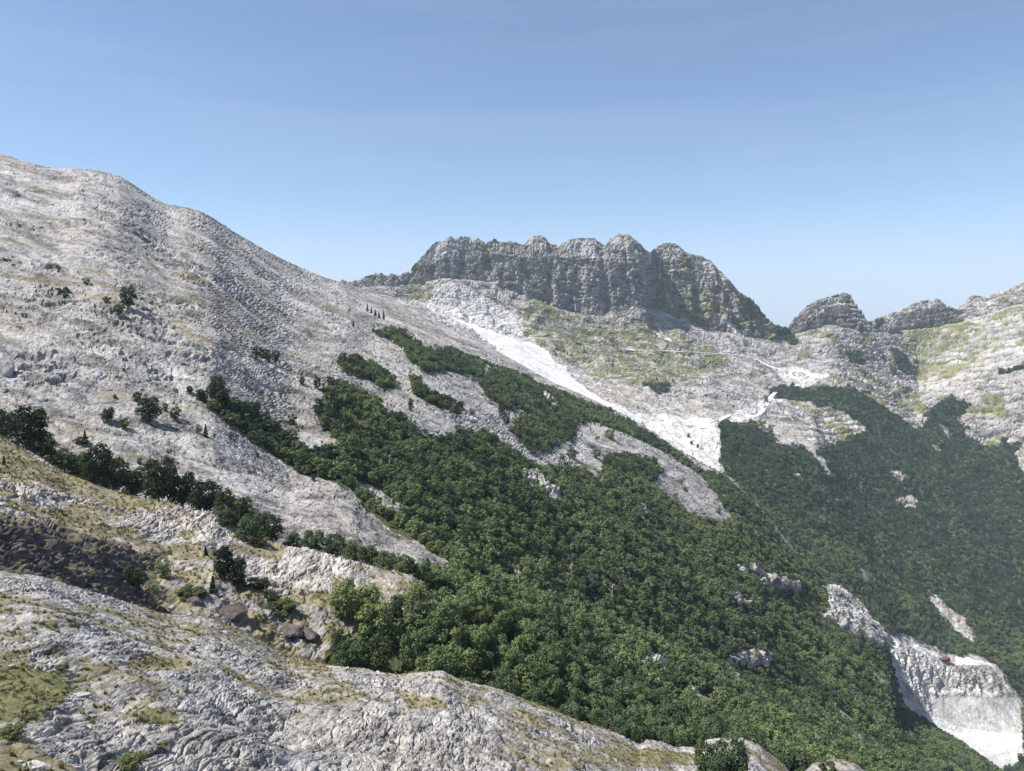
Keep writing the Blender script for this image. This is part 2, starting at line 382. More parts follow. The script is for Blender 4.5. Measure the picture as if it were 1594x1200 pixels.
FOREST_FAR = [[(1200, 615), (1240, 607), (1300, 605), (1340, 614), (1380, 640), (1420, 668), (1440, 662), (1446, 642), (1480, 622), (1530, 612), (1530, 640), (1500, 672), (1520, 692), (1560, 682), (1594, 662), (1660, 640), (1900, 700), (1900, 1500), (1280, 1300), (1130, 800), (1118, 672), (1150, 664),
               (1180, 668), (1215, 694), (1250, 694), (1265, 708), (1300, 694), (1352, 670), (1312, 642), (1250, 626)],
              [(1540, 590), (1570, 575), (1640, 570), (1640, 612), (1575, 612)], [(1000, 595), (1012, 606), (1022, 612), (1040, 602), (1044, 596), (1020, 600)], [(1150, 465), (1165, 462), (1182, 482), (1190, 495), (1175, 502), (1160, 498)],
              [(1208, 508), (1225, 512), (1242, 535), (1235, 542), (1215, 528)], [(1315, 550), (1342, 552), (1344, 568), (1325, 566)], [(1385, 545), (1400, 552), (1422, 578), (1410, 582), (1392, 566)],
              [(1130, 660), (1180, 655), (1178, 668), (1120, 672)], [(1198, 607), (1245, 600), (1240, 612), (1200, 618)]]
ROCK_FAR = [[(1216, 632), (1232, 622), (1262, 622), (1310, 638), (1352, 664), (1345, 672), (1300, 692), (1262, 704), (1242, 690), (1222, 668)], [(1470, 620), (1500, 600), (1535, 585), (1600, 575), (1600, 655), (1560, 648), (1530, 645), (1500, 668), (1490, 655), (1510, 632)], [(1518, 682), (1545, 666), (1562, 670), (1552, 688), (1530, 692)],
            [(1560, 668), (1600, 650), (1600, 692), (1566, 690)], [(1572, 705), (1600, 690), (1600, 740), (1582, 728)], [(1378, 733), (1394, 734), (1402, 746), (1396, 756), (1386, 748)], [(1390, 776), (1412, 774), (1436, 784), (1420, 796), (1400, 786)], [(1330, 732), (1342, 758), (1336, 760)],
            [(1440, 688), (1458, 694), (1466, 704), (1452, 704)], [(1230, 738), (1246, 742), (1244, 750)], [(1284, 768), (1302, 772), (1310, 782), (1296, 780)], [(1262, 700), (1275, 712), (1292, 742), (1285, 742), (1270, 720)], [(1440, 912), (1452, 912), (1470, 935), (1500, 962), (1512, 975), (1528, 995), (1515, 1002), (1490, 985), (1462, 965), (1452, 940)],
            [(1330, 878), (1342, 882), (1352, 910), (1344, 912)], [(1355, 895), (1366, 918), (1358, 922)], [(1368, 852), (1385, 862), (1376, 864)], [(1404, 866), (1418, 874), (1408, 874)], [(1180, 722), (1196, 738), (1190, 740)], [(1255, 815), (1272, 824), (1262, 828)], [(1395, 640), (1412, 650), (1436, 672), (1420, 670)],
            [(1372, 990), (1400, 985), (1440, 1004), (1480, 1018), (1530, 1022), (1545, 1032), (1594, 1085), (1594, 1180), (1500, 1230), (1372, 1130)], [(1460, 660), (1475, 668), (1482, 690), (1470, 684)]]
WHITE = [([(700, 494), (745, 508), (790, 524), (832, 536), (850, 548), (885, 580), (925, 613), (962, 634), (1000, 652), (1000, 674), (930, 645), (850, 606), (812, 570), (780, 545), (742, 520)], 0.95),
         ([(652, 472), (680, 442), (735, 452), (790, 482), (832, 512), (832, 536), (760, 522), (690, 502)], 0.42),
         ([(985, 645), (1050, 648), (1100, 662), (1118, 672), (1128, 692), (1140, 745), (1100, 745), (1040, 706)], 0.58),
         ([(1440, 1110), (1500, 1132), (1560, 1142), (1700, 1140), (1700, 1340), (1500, 1240), (1430, 1140)], 1.0),
         ([(1372, 990), (1400, 996), (1440, 1010), (1470, 1030), (1500, 1060), (1594, 1092), (1700, 1100), (1700, 1152), (1440, 1140), (1390, 1092)], 0.52),
         ([(1488, 1020), (1545, 1032), (1545, 1038), (1488, 1034)], 1.0),
         ([(1130, 500), (1160, 515), (1163, 523), (1140, 520)], 0.8), ([(1000, 505), (1042, 508), (1046, 535), (1030, 525)], 0.7),
         ([(1445, 570), (1500, 560), (1594, 525), (1640, 515), (1640, 545), (1580, 570), (1500, 600), (1460, 620), (1440, 605)], 0.12),
         ([(1200, 570), (1250, 572), (1290, 590), (1260, 600), (1215, 590)], 0.5), ([(1150, 640), (1250, 596), (1265, 604), (1200, 630), (1120, 672)], 0.45)]
GREEN_FAR = [[(830, 452), (880, 488), (950, 500), (1010, 492), (1060, 512), (1100, 530), (1140, 566), (1080, 590), (1000, 600), (940, 596), (895, 572), (850, 545), (812, 515), (808, 480)], [(622, 445), (660, 440), (682, 448), (672, 466), (648, 470)], [(1420, 575), (1500, 548), (1550, 530), (1566, 540), (1510, 572), (1450, 600)],
             [(1395, 600), (1425, 605), (1440, 625), (1425, 655), (1395, 632)], [(1030, 420), (1060, 440), (1100, 470), (1120, 510), (1060, 500), (1020, 470)], [(1380, 520), (1470, 490), (1540, 510), (1500, 545), (1420, 560)]]
DRY_NEAR = [[(165, 590), (215, 598), (222, 620), (195, 630)], [(60, 640), (140, 640), (150, 690), (100, 690)], [(0, 480), (40, 470), (60, 520), (0, 530)], [(380, 690), (470, 725), (485, 750), (440, 745), (390, 715)], [(0, 590), (60, 610), (50, 640), (0, 640)],
            [(300, 420), (420, 500), (520, 540), (530, 560), (450, 530), (340, 470)], [(590, 450), (640, 480), (700, 520), (680, 530), (600, 490)]]
DRY_HILL = [[(-60, 640), (0, 682), (100, 735), (200, 771), (262, 785), (200, 790), (100, 760), (0, 735), (-60, 720)], [(380, 905), (520, 935), (560, 970), (640, 960), (620, 1000), (540, 1010), (500, 1040), (420, 1000), (240, 940), (240, 895), (330, 880)]]
GREEN_FRONT = [[(-60, 1040), (30, 1030), (90, 1045), (115, 1070), (95, 1090), (60, 1120), (-60, 1120)]]
DRY_FRONT = [[(-60, 1010), (40, 1015), (50, 1035), (-60, 1045)], [(190, 1035), (250, 1040), (300, 1048), (280, 1055), (200, 1052)], [(-60, 1150), (60, 1160), (150, 1190), (150, 1260), (-60, 1260)], [(430, 1000), (500, 1030), (520, 1045), (470, 1045)], [(610, 1080), (680, 1100), (700, 1120), (640, 1115)], [(920, 1160), (1060, 1165), (1100, 1180), (980, 1190)]]

SLABS = [[(822, 373), (838, 366), (852, 376), (850, 392), (822, 388)], [(876, 380), (905, 370), (932, 375), (938, 396), (925, 404), (880, 392)], [(945, 388), (962, 366), (976, 384), (972, 399), (945, 397)], [(1028, 392), (1050, 384), (1064, 396), (1050, 408), (1034, 404)], [(1080, 404), (1105, 408), (1122, 430), (1095, 422)], [(655, 405), (672, 384), (690, 376), (700, 390), (680, 410)], [(1285, 470), (1312, 462), (1322, 480), (1300, 492)], [(1510, 470), (1530, 462), (1545, 475), (1520, 490)]]
CRAGS = [[(26, 538), (112, 545), (122, 580), (92, 602), (40, 596), (24, 565)], [(150, 470), (185, 482), (240, 500), (330, 548), (322, 562), (250, 540), (190, 520), (150, 490)], [(55, 440), (130, 455), (150, 480), (90, 480), (50, 460)], [(108, 505), (145, 510), (200, 555), (175, 550), (120, 525)], [(200, 545), (235, 555), (270, 585), (255, 595), (215, 570)],
         [(0, 395), (60, 405), (100, 425), (40, 425), (0, 410)], [(250, 400), (330, 440), (320, 455), (260, 425)], [(690, 625), (760, 660), (840, 715), (820, 715), (745, 672), (690, 645)], [(480, 760), (540, 768), (560, 800), (640, 850), (600, 846), (530, 800)]]

SEGI = {n: i for i, n in enumerate(SEQ)}
terrain = {}
print('grid points', sum(b[0].shape[0] * b[0].shape[1] for b in base.values()))

def shape_group(g):
    P, T, S = base[g]
    shp = P.shape[:2]
    N = grid_normals(P)
    p = P.reshape(-1, 3).astype(np.float32)
    n = N.reshape(-1, 3).astype(np.float32)
    t = T.reshape(-1).astype(np.float32)
    s = S.reshape(-1)
    rng = np.hypot(p[:, 0], p[:, 1])
    px = rng / F * 1.56
    u, v = proj(p)
    edge = np.sqrt(np.clip(np.sin(np.pi * t), 0, 1))         # 0 on the ridge lines
    near_foot = smooth(rng, 6, 20)
    def oct_fade(lam):
        return smooth(lam / px, 1.2, 3.0)
    d = np.zeros(len(p), np.float32)
    dz = np.zeros(len(p), np.float32)
    crack = np.ones(len(p), np.float32)
    wu = fbm(p / (px[:, None] * 14 + 3), 2) * 7 + noise3(p / (px[:, None] * 4 + 0.8)) * 2.5   # raggedness of the outlines, in photo pixels
    wv = fbm(p[:, [1, 2, 0]] / (px[:, None] * 14 + 3) + 31, 2) * 6 + noise3(p[:, [2, 0, 1]] / (px[:, None] * 4 + 0.8)) * 2.5
    uu, vv = u + wu, v + wv
    mask = np.zeros((len(p), 4), np.float32)                  # dry grass, green growth, white marble, dark rock
    forest = np.zeros(len(p), np.float32)

    def rock(lam, amp, ax=(1, 1, 1), seed=0, tilt=0.9):
        """slabs of size lam in the plane of the hillside"""
        q = p / lam
        w = np.stack([noise3(q * 0.8 + seed), noise3(q * 0.8 + 40 + seed)], 1) * 0.45
        hh, cc = facets(q[:, 0] * ax[0] + w[:, 0] + q[:, 2] * 0.31, q[:, 1] * ax[1] - q[:, 2] * ax[2] + w[:, 1], seed, tilt)
        f = oct_fade(lam)
        return hh * amp * f, 1 - (1 - cc) * f

    if g == 'rocky_ground':
        big = fbm(p / 38, 3) * 2.6 + fbm(p / 13, 2) * 0.7
        rid = ridged(p * np.array([0.75, 1.0, 1.4]) / 9, 3) * 0.35
        a1, c1 = rock(4.2, 0.20, (1.5, 0.6, 0.8), 1)
        a2, c2 = rock(1.5, 0.11, (2.4, 0.40, 0.5), 2)
        a3, c3 = rock(0.55, 0.05, (1.7, 0.6, 0.7), 3)
        fl = (ridged(p * np.array([1.35, 0.30, 0.30]) + noise3(p / 3)[:, None] * 0.5, 3, 0.6) - 0.5) * 0.30 * smooth(fbm(p / 12 + 55, 2), -0.25, 0.25)
        rg = smooth(fbm(p / 11 + 5, 3), -0.22, 0.25)           # rocky or grassy
        d = big * (edge * 0.8 + 0.2) + rid * edge + (a1 * (0.35 + 0.65 * rg) + a2 * (0.35 + 0.9 * rg) + a3 * (0.4 + 0.8 * rg)) * (0.35 + 0.65 * edge) - (1 - c1) * 0.10 - (1 - c2) * 0.06
        wq = p + (fbm(p / 6, 2) * 2.0)[:, None]
        ck = cracks(wq * np.array([0.36, 0.05, 0.08]), 0.07) * 0.55 + cracks(wq * np.array([1.05, 0.085, 0.12]) + 9, 0.10) * 0.30 * oct_fade(1.0) + cracks(wq * np.array([0.25, 0.5, 0.8]) + 19, 0.07) * 0.35 + cracks(wq * np.array([2.1, 0.3, 0.5]) + 29, 0.14) * 0.12 * oct_fade(0.6)
        d += fbm(p / 0.55, 3, 0.65) * 0.07 * (0.3 + 0.7 * rg) + fl * (0.3 + 0.7 * rg) - ck * (0.05 + 0.36 * rg ** 1.5)
        d *= near_foot
        gr = smooth(fbm(p / 3.2 + 70, 5, 0.7) + 0.5 * (0.52 - rg), -0.10, 0.40)
        beds = fbm(p * np.array([1.15, 0.17, 0.2]) + noise3(p / 4)[:, None] * 0.8, 5, 0.68)
        grn = smooth(fbm(p / 9 + 140, 3), -0.1, 0.35)
        mask[:, 0] = gr * (1 - grn * 0.6) * 0.9
        mask[:, 1] = gr * grn * 0.75
        k = any_in(uu, vv, GREEN_FRONT)
        mask[k, 1] = 0.9; mask[k, 0] = 0.5
        k2 = any_in(uu, vv, DRY_FRONT)
        mask[k2, 0] = np.maximum(mask[k2, 0], 0.85)
        soft = blur(blur((k | k2).reshape(shp).astype(np.float64), 6), 6).reshape(-1).astype(np.float32)
        d = d * (1 - 0.55 * soft)
        mask[s == SEGI['gully'], 0] = 0.9
    elif g == 'hill':
        big = fbm(p / 60, 3) * 3.2 + fbm(p / 20, 3) * 1.3
        rid = ridged(p * np.array([1.3, 0.8, 1.0]) / 12, 3) * 0.7
        a1, c1 = rock(6.0, 0.32, (1.6, 0.6, 0.9), 4)
        a2, c2 = rock(2.1, 0.22, (2.1, 0.55, 0.8), 5)
        a3, c3 = rock(0.9, 0.10, (1.7, 0.6, 0.7), 6)
        fl = (ridged(p * np.array([0.75, 0.2, 0.2]) + noise3(p / 5)[:, None] * 0.5, 3, 0.6) - 0.5) * 0.8 * smooth(fbm(p / 20 + 55, 2), -0.25, 0.25)
        rg = smooth(fbm(p / 16 + 9, 3), -0.25, 0.2)
        dry = any_in(uu, vv, DRY_HILL)
        rg = np.where(dry, rg * np.where(v > 880, 0.6, 0.2), rg)
        fo = any_in(uu, vv, FOREST_HILL) & ~any_in(uu, vv, OPEN_HILL) & (u > 500)
        rk = np.where(fo, 0.3, 1.0)
        d = big * (edge * 0.8 + 0.1) + rid * edge * (0.3 + 0.7 * rg) + (a1 * (0.25 + 0.75 * rg) + a2 * (0.25 + 0.9 * rg) + a3 * (0.4 + 0.8 * rg)) * rk * (0.4 + 0.6 * edge) - ((1 - c1) * 0.16 + (1 - c2) * 0.10) * rk * (0.3 + rg)
        wq = p + (fbm(p / 9, 2) * 3.0)[:, None]
        ck = cracks(wq * np.array([0.16, 0.055, 0.07]), 0.07) * 0.9 + cracks(wq * np.array([0.55, 0.07, 0.10]) + 9, 0.11) * 0.5 + cracks(wq * np.array([1.1, 0.18, 0.3]) + 29, 0.14) * 0.22 * oct_fade(1.1)
        d += fbm(p / 1.0, 3, 0.65) * 0.13 * (0.4 + 0.6 * rg) + (fl * (0.3 + 0.7 * rg) - ck * (0.08 + 0.52 * rg)) * rk
        beds = fbm(p * np.array([0.62, 0.12, 0.16]) + noise3(p / 7)[:, None] * 0.8, 5, 0.68)
        gr = smooth(fbm(p / 6 + 70, 5, 0.65) + 0.5 * (0.66 - rg) + 0.18 * smooth(u, 420, 200) * smooth(v, 860, 760), -0.06, 0.34)
        mask[:, 0] = np.maximum(gr * 0.85, dry * (0.72 + 0.45 * fbm(p / 5 + 12, 4, 0.65)))
        mask[:, 1] = smooth(fbm(p / 10 + 33, 3), 0.0, 0.4) * gr * 0.8
        mask[:, 3] = dry * (u > 235) * (v > 880) * smooth(fbm(p / 5 + 3, 4, 0.6), 0.0, 0.2) * 0.95
        mask[:, 0] *= 1 - mask[:, 3] * 0.85
        mask[:, 1] = np.maximum(mask[:, 1], dry * smooth(fbm(p / 7 + 90, 4, 0.6), 0.05, 0.3) * 0.85) * (1 - mask[:, 3] * 0.6)
        d += (ridged(p * np.array([0.6, 0.8, 1.6]) / 3.5, 3) - 0.5) * 1.3 * (dry & (v > 880))
        forest = fo.astype(np.float32)
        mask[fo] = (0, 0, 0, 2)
    elif g == 'mountain_slope':
        D = np.array([0.86, 0.24, -0.42]); D = D / np.linalg.norm(D)
        al = p @ D
        q = p - al[:, None] * D * 0.72                          # beds drawn out down the spur
        mid = edge
        big = fbm(q / 170, 3) * 9 * mid * smooth(rng, 220, 420) + fbm(q / 60, 3) * 5.0 * mid * smooth(rng, 200, 320)
        rid = (ridged(q / 46, 3) - 0.55) * 5.0 * mid * smooth(rng, 210, 330)
        rid2 = (ridged(q / 15 + 9, 3) - 0.5) * 0.9 * (0.3 + 0.7 * mid)
        qa = q / 1.0
        a0, c0 = rock(26, 1.1, (0.8, 1.2, 1.0), 7)
        a1, c1 = rock(9.5, 0.42, (0.9, 1.2, 0.9), 8)
        a2, c2 = rock(3.6, 0.30, (1.2, 0.9, 0.8), 9)
        a3, c3 = rock(1.5, 0.25, (1.2, 0.9, 0.8), 10)
        inrock = any_in(uu, vv, ROCK_NEAR)
        fo = any_in(uu, vv, FOREST_NEAR) & ~inrock & ~((s == SEGI['hump']) & (u < 705))
        gap = fbm(p / 30 + 61, 4, 0.6)
        fo &= gap < 0.33 - 0.07 * smooth(u, 800, 1200)
        fo |= (s == SEGI['behind']) & (u > 1125) & (u < 1372)
        rk = np.where(fo, 0.25, 1.0)
        rg = smooth(fbm(p / 40 + 21, 3), -0.3, 0.22)
        smallhump = smooth(rng, 330, 240)
        a0 *= (1 - smallhump * 0.8)
        d = big + rid * (0.5 + 0.5 * rk) + rid2 * rk + (a0 * mid * (0.35 + 0.65 * rg) + a1 * (0.3 + 0.8 * rg) * (0.5 + 0.5 * mid) + a2 * (0.3 + 0.9 * rg) + a3) * rk - ((1 - c0) * 0.4 * mid + (1 - c1) * 0.25 + (1 - c2) * 0.15) * rk * (0.3 + 0.7 * rg)
        wq = q + (fbm(q / 30, 2) * 8.0)[:, None]
        lv = smooth(rng, 250, 650)
        wq2 = wq - (wq @ D)[:, None] * D * 0.55
        ck = cracks((wq - (wq @ D)[:, None] * D * 0.85) / 24 + 51, 0.05) * 2.6 * mid * smooth(rng, 220, 360) + cracks(wq / 34, 0.06) * 1.2 * mid * smooth(rng, 260, 400) + cracks(wq2 / 11 + 9, 0.09) * (0.7 + 1.1 * lv) + cracks(wq2 / 4.5 + 19, 0.13) * (0.6 + 0.5 * lv) * oct_fade(5.5) + cracks(wq2 / 2.0 + 29, 0.16) * 0.35 * oct_fade(2.2)
        scree_r = smooth(fbm(q / 55 + 80, 4), 0.0, 0.4)
        d += fbm(p / 2.4, 3, 0.65) * 0.34 * rk * (1 - 0.5 * scree_r) - ck * rk * (0.12 + 0.45 * rg) * (1 - 0.6 * scree_r)
        q2 = p - al[:, None] * D * 0.80
        beds = fbm(q2 / (px[:, None] * 6 + 1.0) + fbm(p / 25, 2)[:, None] * 0.6, 5, 0.68)
        crag_r = np.maximum(smooth(fbm(q / 28 + 91, 5, 0.6), 0.05, 0.40), any_in(uu, vv, CRAGS) * 1.25)
        bl = q @ np.array([0.35, -0.35, 0.87]) / 5.5 + fbm(q / 32, 4, 0.6) * 2.6 + fbm(p / 5, 3, 0.6) * 0.5
        sb = bl - np.floor(bl)
        sb = sb * (1 - smooth(sb, 0.62, 1.0))
        d += (sb - 0.3) * 2.6 * crag_r * rk * smooth(rng, 190, 300) * np.clip(edge + 0.3, 0, 1)
        soft = blur(blur((inrock & (u > 690)).reshape(shp).astype(np.float64), 2), 2).reshape(-1).astype(np.float32)
        d += soft * (np.clip(rng / 160, 1.5, 4.5) + (ridged(p * np.array([1, 1, 0.5]) / np.clip(rng / 55, 5, 14)[:, None], 4, 0.6) - 0.5) * np.clip(rng / 70, 3, 10))
        d *= np.where(s == SEGI['spur'], 1.0, 0.8)
        lv = smooth(rng, 600, 1100)
        gr = smooth(fbm((p - al[:, None] * D * 0.82) / 14 + 70, 5, 0.66) + 0.3 * (0.50 - rg), 0.02, 0.40)
        k = any_in(uu, vv, DRY_NEAR)
        mask[:, 0] = np.maximum(gr * 0.74, k * (0.46 + 0.2 * fbm(p / 9, 3)))
        mask[:, 1] = smooth(fbm(p / 30 + 50, 3), 0.15, 0.5) * gr * 0.5
        # the crest is weathered darker; scree below is paler
        mask[:, 3] = smooth(t, 0.965, 0.995) * (s == SEGI['spur']) * (u < 520) * 0.45
        scree = smooth(fbm(q / 55 + 80, 4), 0.0, 0.4)
        mask[:, 2] = scree * 0.26
        crag = np.maximum(smooth(fbm((p - al[:, None] * D * 0.80) / 20 + 91, 5, 0.62), -0.02, 0.34) * (1 - scree) * 1.15, any_in(uu, vv, CRAGS) * (0.7 + 0.5 * fbm(p / 8, 3)))
        mask[:, 3] = np.maximum(mask[:, 3], crag * 0.42)
        forest = fo.astype(np.float32)
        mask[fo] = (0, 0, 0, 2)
    elif g == 'valley_ground':
        fo = any_in(uu, vv, FOREST_FAR) & ~any_in(uu, vv, ROCK_FAR)
        for poly, w in WHITE:
            k = inside(uu * 0.5 + u * 0.5, vv * 0.5 + v * 0.5, poly)
            mask[k, 2] = np.maximum(mask[k, 2], w)
        quarry = (u > 1360) & ((s == SEGI['walltop']) | (s == SEGI['wallfoot']))
        flat = np.where(mask[:, 2] > 0.85, 0.25, np.where(mask[:, 2] > 0.7, 0.6, 1.0))
        rk = np.where(fo, 0.4, 1.0) * flat
        big = fbm(p / 160, 3) * 24 * edge + fbm(p / 55, 3) * 5 * edge
        rid = (ridged(p / 60, 3) - 0.5) * 9 * edge
        a1, c1 = rock(22, 4.5, (1.0, 1.0, 0.9), 11)
        a2, c2 = rock(8, 2.2, (1.0, 1.0, 0.9), 12)
        qf = np.where(quarry, 0.15, 1.0)
        d = (big + rid) * np.where(mask[:, 2] > 0.85, 0.35, 1) * qf + (a1 + a2 - (1 - c1) * 1.2 - (1 - c2) * 0.7) * rk * qf * 0.5 + fbm(p / 5, 2) * 1.2 * rk * qf
        # sawn benches and vertical cuts of the marble quarry
        bx = np.floor(p[:, 0] / 23 + 0.3)
        zz = p[:, 2] / 19.0
        bz = np.floor(zz)
        kk = _r[_perm2[(bx.astype(int) & 255)] + (bz.astype(int) & 255) & 255, 2]
        sawn = smooth(v, 1075, 1090) * smooth(u, 1440, 1462)
        cut = (kk - 0.5) * 15.0
        frac = zz - bz
        d += quarry * (1 - sawn) * ((ridged(p * np.array([1, 1, 0.35]) / 16, 4, 0.6) - 0.5) * 9 + fbm(p / 9, 3) * 3) * np.clip(edge + 0.2, 0, 1)
        beds = fbm(p * np.array([0.16, 0.16, 0.035]) + noise3(p / 30)[:, None], 5, 0.65)
        gr = smooth(fbm(p / 60 + 70, 4), 0.0, 0.4) * 0.6
        mask[:, 0] = gr * (1 - np.clip(mask[:, 2] * 1.6, 0, 1))
        mask[:, 2] *= np.clip(0.82 + 0.75 * fbm(p * np.array([1, 1, 0.3]) / 16, 5, 0.65), 0.15, 1.1)
        gfar = any_in(uu, vv, GREEN_FAR)
        mask[gfar, 1] = np.maximum(mask[gfar, 1], smooth(fbm(p[gfar] / 30, 4), -0.35, 0.2) * 0.85)
        forest = fo.astype(np.float32)
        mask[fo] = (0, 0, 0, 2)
    else:
        fo = any_in(uu, vv, FOREST_FAR) & ~any_in(uu, vv, ROCK_FAR)
        for poly, w in WHITE:
            k = inside(uu * 0.6 + u * 0.4, vv * 0.6 + v * 0.4, poly)
            mask[k, 2] = np.maximum(mask[k, 2], w)
        cl = ((s == SEGI['brow']) | (s == SEGI['skyline'])).astype(np.float32)
        cl_w = cl * (1 - smooth(u, 1400, 1500) * 0.75)
        lower = (s <= SEGI['midright'])
        flat = np.where(mask[:, 2] > 0.85, 0.3, np.where(mask[:, 2] > 0.5, 0.55, 1.0)) * np.where(fo, 0.4, 1.0)
        # buttresses and gullies run down the cliffs, beds slant across the right-hand ridge
        but = p * np.array([1.0, 1.0, 0.28])
        mid = np.where(s == SEGI['brow'], np.clip(edge + 0.35, 0, 1), edge)
        gl = (ridged(but / 95, 4, 0.66) - 0.5) * 26 * cl_w * mid + (ridged(but / 30 + 4, 3) - 0.5) * 8 * cl_w * np.clip(mid + 0.25, 0, 1)
        big = fbm(p / 200, 3) * 26 * edge * (1 - cl * 0.6) + (ridged(p / 90 + 2, 3) - 0.5) * 13 * edge * (1 - cl)
        q = p / 26
        w1 = noise3(p / 40) * 0.5
        h1, c1 = facets(q[:, 0] * 1.2 + w1, q[:, 2] * 0.75 + q[:, 1] * 0.5, 13)
        q = p / 10
        h2, c2 = facets(q[:, 0] * 1.2 + noise3(p / 16) * 0.5, q[:, 2] * 0.8 + q[:, 1] * 0.6, 14)
        amp = np.where(cl > 0, 1.0, 0.45)
        d = gl + big + ((h1 - (1 - c1) * 0.25) * 6.5 + (h2 - (1 - c2) * 0.3) * 2.4) * amp * flat * np.clip(mid + 0.2, 0, 1) + fbm(p / 7, 3, 0.65) * 3.0 * flat
        wq = p * np.array([1, 1, 0.5]) + (fbm(p / 50, 2) * 14)[:, None]
        d -= (cracks(wq / 55, 0.06) * 7 + cracks(wq / 21 + 9, 0.09) * 4.5 + cracks(wq / 9 + 19, 0.13) * 2.0) * np.where(cl > 0, 1.0, 0.4) * flat * np.clip(mid + 0.25, 0, 1)
        ub = p @ np.array([0.16, 0.25, 0.95]) + fbm(p / 70, 3) * 20
        s1 = ub / 30 - np.floor(ub / 30)
        s2 = ub / 11 - np.floor(ub / 11)
        d += ((s1 ** 0.6 - 0.6) * 8 * smooth(fbm(p / 80 + 44, 2), -0.3, 0.2) + (s2 - 0.5) * 4.5) * cl_w * np.clip(mid + 0.2, 0, 1)
        beds = fbm(np.stack([p[:, 0] * 0.022, p[:, 1] * 0.022, ub * 0.085], 1), 5, 0.68)
        # sloping beds on the right ridge
        bd = p @ np.array([-0.10, 0.30, 0.95]) + fbm(p / 90, 2) * 9
        saw = (bd / 17 - np.floor(bd / 17))
        d += smooth(u, 1220, 1270) * (saw - 0.5) * 11 * flat * (0.3 + 0.7 * np.clip(mid + 0.2, 0, 1)) * (s >= SEGI['midright'])
        for u0, wd, dp in ((640, 5, 14), (672, 5, 12), (720, 6, 12), (756, 6, 12), (812, 7, 16), (857, 7, 20), (900, 6, 12), (943, 7, 26), (1014, 7, 34), (1086, 7, 14), (1118, 6, 12), (1345, 6, 10)):
            ug = u + (450 - v) * 0.10 * (1 if u0 > 930 else -0.6) + noise3(p / 60) * 5
            d -= dp * 0.5 * np.exp(-((ug - u0) / wd) ** 2) * cl * (0.35 + 0.65 * mid)
        beds = beds + smooth(u, 1220, 1270) * (saw - 0.5) * 0.9
        d = np.where(s >= SEGI['far1'], 0, d)
        d *= np.where(s == SEGI['skyline'], 0.55 + 0.45 * (1 - t), 1)
        gr = smooth(fbm(p / 55 + 70, 4), -0.12, 0.35)
        ledge = smooth(fbm(p * np.array([1, 1, 2.6]) / 70 + 12, 4), 0.0, 0.22)
        lowcl = (s == SEGI['brow']) * (u < 1015) * (u > 660)
        mask[:, 3] = cl_w * (0.40 + 0.26 * lowcl - (0.40 - 0.2 * lowcl) * smooth(fbm(p / 50 + 7, 3) + (t - 0.6) * 0.8 * (s == SEGI['skyline']), 0.1, 0.4)) + (0.42 + 0.45 * gr) * (1 - cl) * smooth(u, 1170, 1250) * (v < 640) * (1 - 0.6 * smooth(v, 540, 600)) + 0.35 * cl * smooth(u, 1400, 1480)
        mask[:, 0] = np.where(cl > 0, ledge * 0.45, gr * 0.55) * (1 - mask[:, 2])
        mask[:, 1] = np.where(cl > 0, smooth(fbm(np.stack([p[:, 0] / 90, p[:, 1] / 90, ub / 26], 1) + 5, 4, 0.6) - 0.18 * lowcl, 0.0, 0.25) * 0.80, gr * (0.25 + 0.62 * smooth(u, 1190, 1260))) * (1 - mask[:, 2])
        slab = any_in(u + wu * 0.5, v + wv * 0.5, SLABS)
        mask[slab] = (0.1, 0.05, 0.16, 0.0)
        gfar = any_in(uu, vv, GREEN_FAR)
        mask[gfar, 1] = np.maximum(mask[gfar, 1], smooth(fbm(p[gfar] / 22, 5, 0.65), -0.55, 0.25) * 0.85)
        mask[gfar, 3] *= 0.3
        forest = (fo & (s < SEGI['far1'])).astype(np.float32)
        k = forest > 0
        mask[k] = (0, 0, 0, 2)
        mask[s >= SEGI['far1']] = (0.3, 0.6, 0, 0)
    q = p + n * d[:, None]
    if g == 'mountain':
        jag = (ridged(np.stack([p[:, 0] / 17, p[:, 1] / 60, p[:, 2] * 0], 1), 3, 0.6) - 0.55) * np.where((u < 805) | ((u > 1228) & (u < 1505)), 13.0, 5.0)
        q[:, 2] += jag * (s == SEGI['skyline']) * smooth(t, 0.3, 1.0) * (u > 545) + jag * (s == SEGI['far1']) * smooth(t, 0.15, 0) * (u > 545)
    terrain[g] = dict(P=q.reshape(shp + (3,)), mask=mask.reshape(shp + (4,)), beds=beds.reshape(shp), forest=forest.reshape(shp), S=S, T=T, N=N)

for g, _l in GROUPS:
    shape_group(g)
# neighbours share their border row
gl_ = [g for g, _ in GROUPS]
for a, b in zip(gl_[:-1], gl_[1:]):
    terrain[b]['P'][0] = terrain[b]['P'][0]
    first = terrain[a]['P'][-1]
    terrain[b]['P'] = np.concatenate([first[None], terrain[b]['P'][1:]])

# ------------------------------------------------------------------ materials
def nodes_of(m):
    m.use_nodes = True
    nt = m.node_tree
    nt.nodes.clear()
    out = nt.nodes.new('ShaderNodeOutputMaterial')
    b = nt.nodes.new('ShaderNodeBsdfPrincipled')
    b.inputs['Roughness'].default_value = 0.9
    b.inputs['Specular IOR Level'].default_value = 0.15
    nt.links.new(b.outputs[0], out.inputs[0])
    return nt, b

